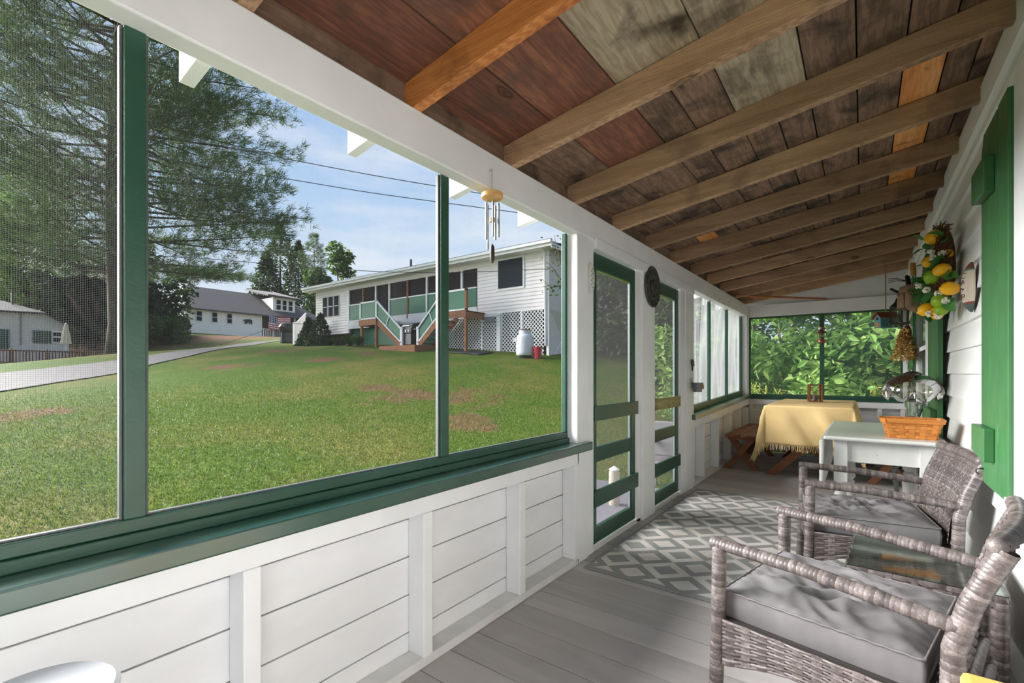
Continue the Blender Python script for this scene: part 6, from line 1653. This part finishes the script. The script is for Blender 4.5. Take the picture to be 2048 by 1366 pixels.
rows = [[Vector((.075 + .004 * math.sin(9 * j), -.10 + .2 * i / 8, .17 + .19 * j / 6 - .06 * abs(i / 4 - 1) ** 2 * (j / 6))) for j in range(7)] for i in range(9)]
o = MB().grid(rows).build('bag_back', M['stripe'], gb_, 4); s = o.modifiers.new('s', 'SOLIDIFY'); s.thickness = .005
M['tool_wood'] = plain('orange_handle', S(214, 150, 80), .5, var=.2, ns=30)
def tool(p, q, mt, nm, r=.014):
    o = MB().tube([p, Vector(p).lerp(Vector(q), .5), q], [r, r * 1.12, r * .9], 10).build(nm, mt, gb_, 4)
    return o
tool((-.02, .02, .16), (-.03, .03, .30), M['black'], 'tool_handle', .012); tool((-.03, -.03, .16), (-.045, -.035, .30), M['black'], 'tool_handle', .012); tool((-.055, .06, .15), (-.14, .11, .22), M['black'], 'tool_handle', .011)
tool((.0, .0, .30), (-.005, .0, .40), M['tool_wood'], 'trowel_handle', .018); MB().tube([(.01, 0, .16), (.005, 0, .30)], .006, 6).build('trowel_shank', M['alu'], gb_)
for k in range(3): MB().tube([(-.02, .05, .26), (-.10, .11 + .01 * k, .285 + .012 * k), (-.155, .14, .28 + .016 * k)], .0025, 5).build('rake_tine', M['black'], gb_)
MB().box(.06, .145, -.02, .02, .15, .22).build('wall_hanger', M['black'], gb_)

# black lantern, birdhouse, dried flowers, copper lamp
bl_ = thing('black_wall_lantern', 'black glass-sided wall lantern behind the tool bag', 'lantern', (.275, 5.72, 1.63))
w = .062
MB().box(-w - .012, w + .012, -w - .012, w + .012, 0, .014).build('base', M['black'], bl_, bevel=.003)
for sx in (-1, 1):
    for sy in (-1, 1): MB().box(sx * w - .005, sx * w + .005, sy * w - .005, sy * w + .005, .014, .16).build('corner_bar', M['black'], bl_)
for d in range(4):
    Rm = Matrix.Rotation(d * PI / 2, 4, 'Z'); mb = MB().box(-w, w, w - .001, w + .001, .014, .16); mb.v = [tuple(Rm @ Vector(p)) for p in mb.v]; pn = mb.build('pane', M['clear'], bl_)
    mb = MB().box(-.003, .003, w - .003, w + .003, .014, .16); mb.v = [tuple(Rm @ Vector(p)) for p in mb.v]; mb.build('glazing_bar', M['black'], pn)
MB().lathe([(.092, .158), (.098, .165), (.06, .195), (.045, .21), (.03, .245), (.008, .255), (.006, .275)], 4, Matrix.Rotation(PI / 4, 4, 'Z')).build('roof', M['black'], bl_)
MB().lathe([(.012, .014), (.012, .09), (.02, .10), (.018, .13), (.003, .14)], 12).build('bulb', M['clear'], bl_, .8)
MB().tube([(0, 0, .27), (.05, 0, .31), (.14, 0, .29), (.19, 0, .25)], .006, 8).build('bracket', M['black'], bl_, 4); MB().box(.175, .195, -.03, .03, .19, .30).build('wall_plate', M['black'], bl_)

bi = thing('birdhouse', 'small blue birdhouse with rusty roof hanging on a rope', 'birdhouse', (.215, 6.99, 1.70), math.radians(32))
M['bh_blue'] = plain('birdhouse_blue', S(104, 150, 162), .7, var=.12, ns=14); M['bh_roof'] = wood('birdhouse_roof', [(.3, S(128, 66, 44)), (.7, S(172, 100, 72))], 0, 30, .7, None, bump=.2, ring=False)
k_ = 1.08
Mx = Matrix(((1, 0, 0, 0), (0, 0, 1, -.055), (0, 1, 0, 0), (0, 0, 0, 1)))
body = [(-.085, 0), (.085, 0), (.085, .105), (0, .165), (-.085, .105)]
# ridge runs along local x: pentagon ends face +-x
Mx2 = Matrix(((0, 0, 1, -.09), (1, 0, 0, 0), (0, 1, 0, 0), (0, 0, 0, 1)))
MB().prism([(-.055, 0), (.055, 0), (.055, .115), (0, .165), (-.055, .115)], Mx2, .18).build('body', M['bh_blue'], bi, bevel=.002)
for sy in (-1, 1):
    MB().bar((-.11, sy * .038, .146), (.11, sy * .038, .146), .105, .008, (0, sy * .67, .74)).build('roof_board', M['bh_roof'], bi)
hk = plain('birdhouse_hole', S(20, 22, 26), .8); rm_ = plain('birdhouse_shutter', S(216, 146, 62), .6)
for x, z in ((.028, .065),): MB().lathe([(.018, 0), (.018, .003)], 16, Matrix.Translation((x, -.055, z)) @ Matrix.Rotation(PI / 2, 4, 'X')).build('entry_hole', hk, bi)
MB().lathe([(.016, 0), (.016, .003)], 16, Matrix.Translation((-.09, 0, .105)) @ Matrix.Rotation(-PI / 2, 4, 'Y')).build('entry_hole', hk, bi)
for y in (-.026, .003): MB().box(-.094, -.090, y, y + .024, .012, .058).build('shutter', rm_, bi)
for x in (.062,): MB().box(x, x + .022, -.059, -.055, .03, .075).build('shutter', rm_, bi)
for k in range(3): MB().box(.036 + k * .009, .040 + k * .009, -.059, -.055, .004, .035).build('picket', M['white'], bi)
zr = zroof(.215) - 1.70
MB().tube([(0, 0, .165), (.002, 0, .3), (0, 0, zr)], .006, 8).build('rope', plain('rope_tan', S(170, 142, 100), .9), bi, 4)
MB().lathe([(.004, zr - .02), (.014, zr - .01), (.012, zr)], 8).build('rope_knot', plain('rope_knot', S(170, 142, 100), .9), bi)

df_ = thing('dried_flowers', 'bunch of dried golden flowers on a grey ribbon by the far corner', 'dried flowers', (XR - .03, 6.32, 1.92))
M['dried'] = leafmat('dried_gold', S(150, 116, 58), S(206, 168, 96), S(234, 208, 146), .3)
C = []
for k in range(1500):
    a = R_.uniform(0, 2 * PI); f = R_.random(); r = .03 + .12 * f ** .7 * R_.random() ** .5; C.append((-.09 + r * math.cos(a) * .75, r * math.sin(a), -.33 - .30 * f + .05 * R_.random()))
ob('flower_heads', leaves_mesh('flower_heads', np.array(C), .022, M['dried'], .8, .1, .2), df_, kind='stuff')
mb = MB()
for k in range(60):
    a = R_.uniform(0, 2 * PI); r = R_.uniform(.02, .12); mb.tube([(-.06, 0, -.22), (-.09 + r * .4 * math.cos(a), r * .5 * math.sin(a), -.36), (-.09 + r * .7 * math.cos(a), r * math.sin(a), R_.uniform(-.6, -.45))], [.0022, .0018, .001], 4, False)
mb.build('stems', M['twig'], df_, kind='stuff')
rows = [[Vector((-.045 - .02 * math.sin(2 * j) - .004 * i, -.06 + .03 * i + .01 * math.sin(j), .02 - .62 * j / 10 - (.05 * (i % 2) if j == 10 else 0))) for j in range(11)] for i in range(5)]
o = MB().grid(rows).build('ribbon', plain('grey_ribbon', S(160, 154, 134), .8), df_, 4); s = o.modifiers.new('s', 'SOLIDIFY'); s.thickness = .003
MB().tube([(-.06, .03, -.24), (-.12, .02, -.25), (-.13, -.02, -.27), (-.07, -.03, -.26)], .005, 6).build('twig_ring', M['black'], df_, 4)
MB().tube([(0.03, 0, .02), (-.05, 0, .02)], .004, 6).build('nail', M['black'], df_)

cl_ = thing('copper_oil_lamp', 'little copper and glass oil lamp hanging on the green mullion', 'lamp', (-.462, 7.955, 1.60))
M['copper'] = plain('aged_copper', S(168, 112, 92), .35, .75, var=.25, ns=20)
MB().lathe([(.038, 0), (.052, .006), (.056, .03), (.050, .045), (.03, .052), (.018, .06), (.022, .07)], 24).build('font', M['copper'], cl_, .8)
MB().lathe([(.020, .068), (.034, .085), (.036, .105), (.026, .13), (.022, .14)], 20, cap=False).build('chimney', M['clear'], cl_, 4)
MB().lathe([(.066, .137), (.07, .14), (.05, .165), (.028, .18), (.022, .20), (.022, .215), (.028, .217), (.028, .225), (.003, .228)], 24).build('hood', M['copper'], cl_, .8)
for sx in (-1, 1): MB().tube([(sx * .048, 0, .045), (sx * .05, 0, .09), (sx * .058, 0, .14)], .003, 6).build('side_wire', M['copper'], cl_, 4)
MB().tube([(0, .0, .225), (0, .03, .24), (0, .045, .23)], .003, 6).build('hook', M['copper'], cl_, 4)

# reddish pole across the far left corner under the rafters
pl_ = MB().tube([(-1.395, 7.0, 2.232), (-.40, 7.93, 2.214)], .014, 8).build('wooden_pole', wood('reddish_pole', [(.3, S(140, 78, 48)), (.7, S(184, 112, 70))], 0, 30, .5, None, bump=.1, ring=False), smooth=.9); tag(pl_, 'thin reddish wooden pole resting across the far left corner beams', 'pole')
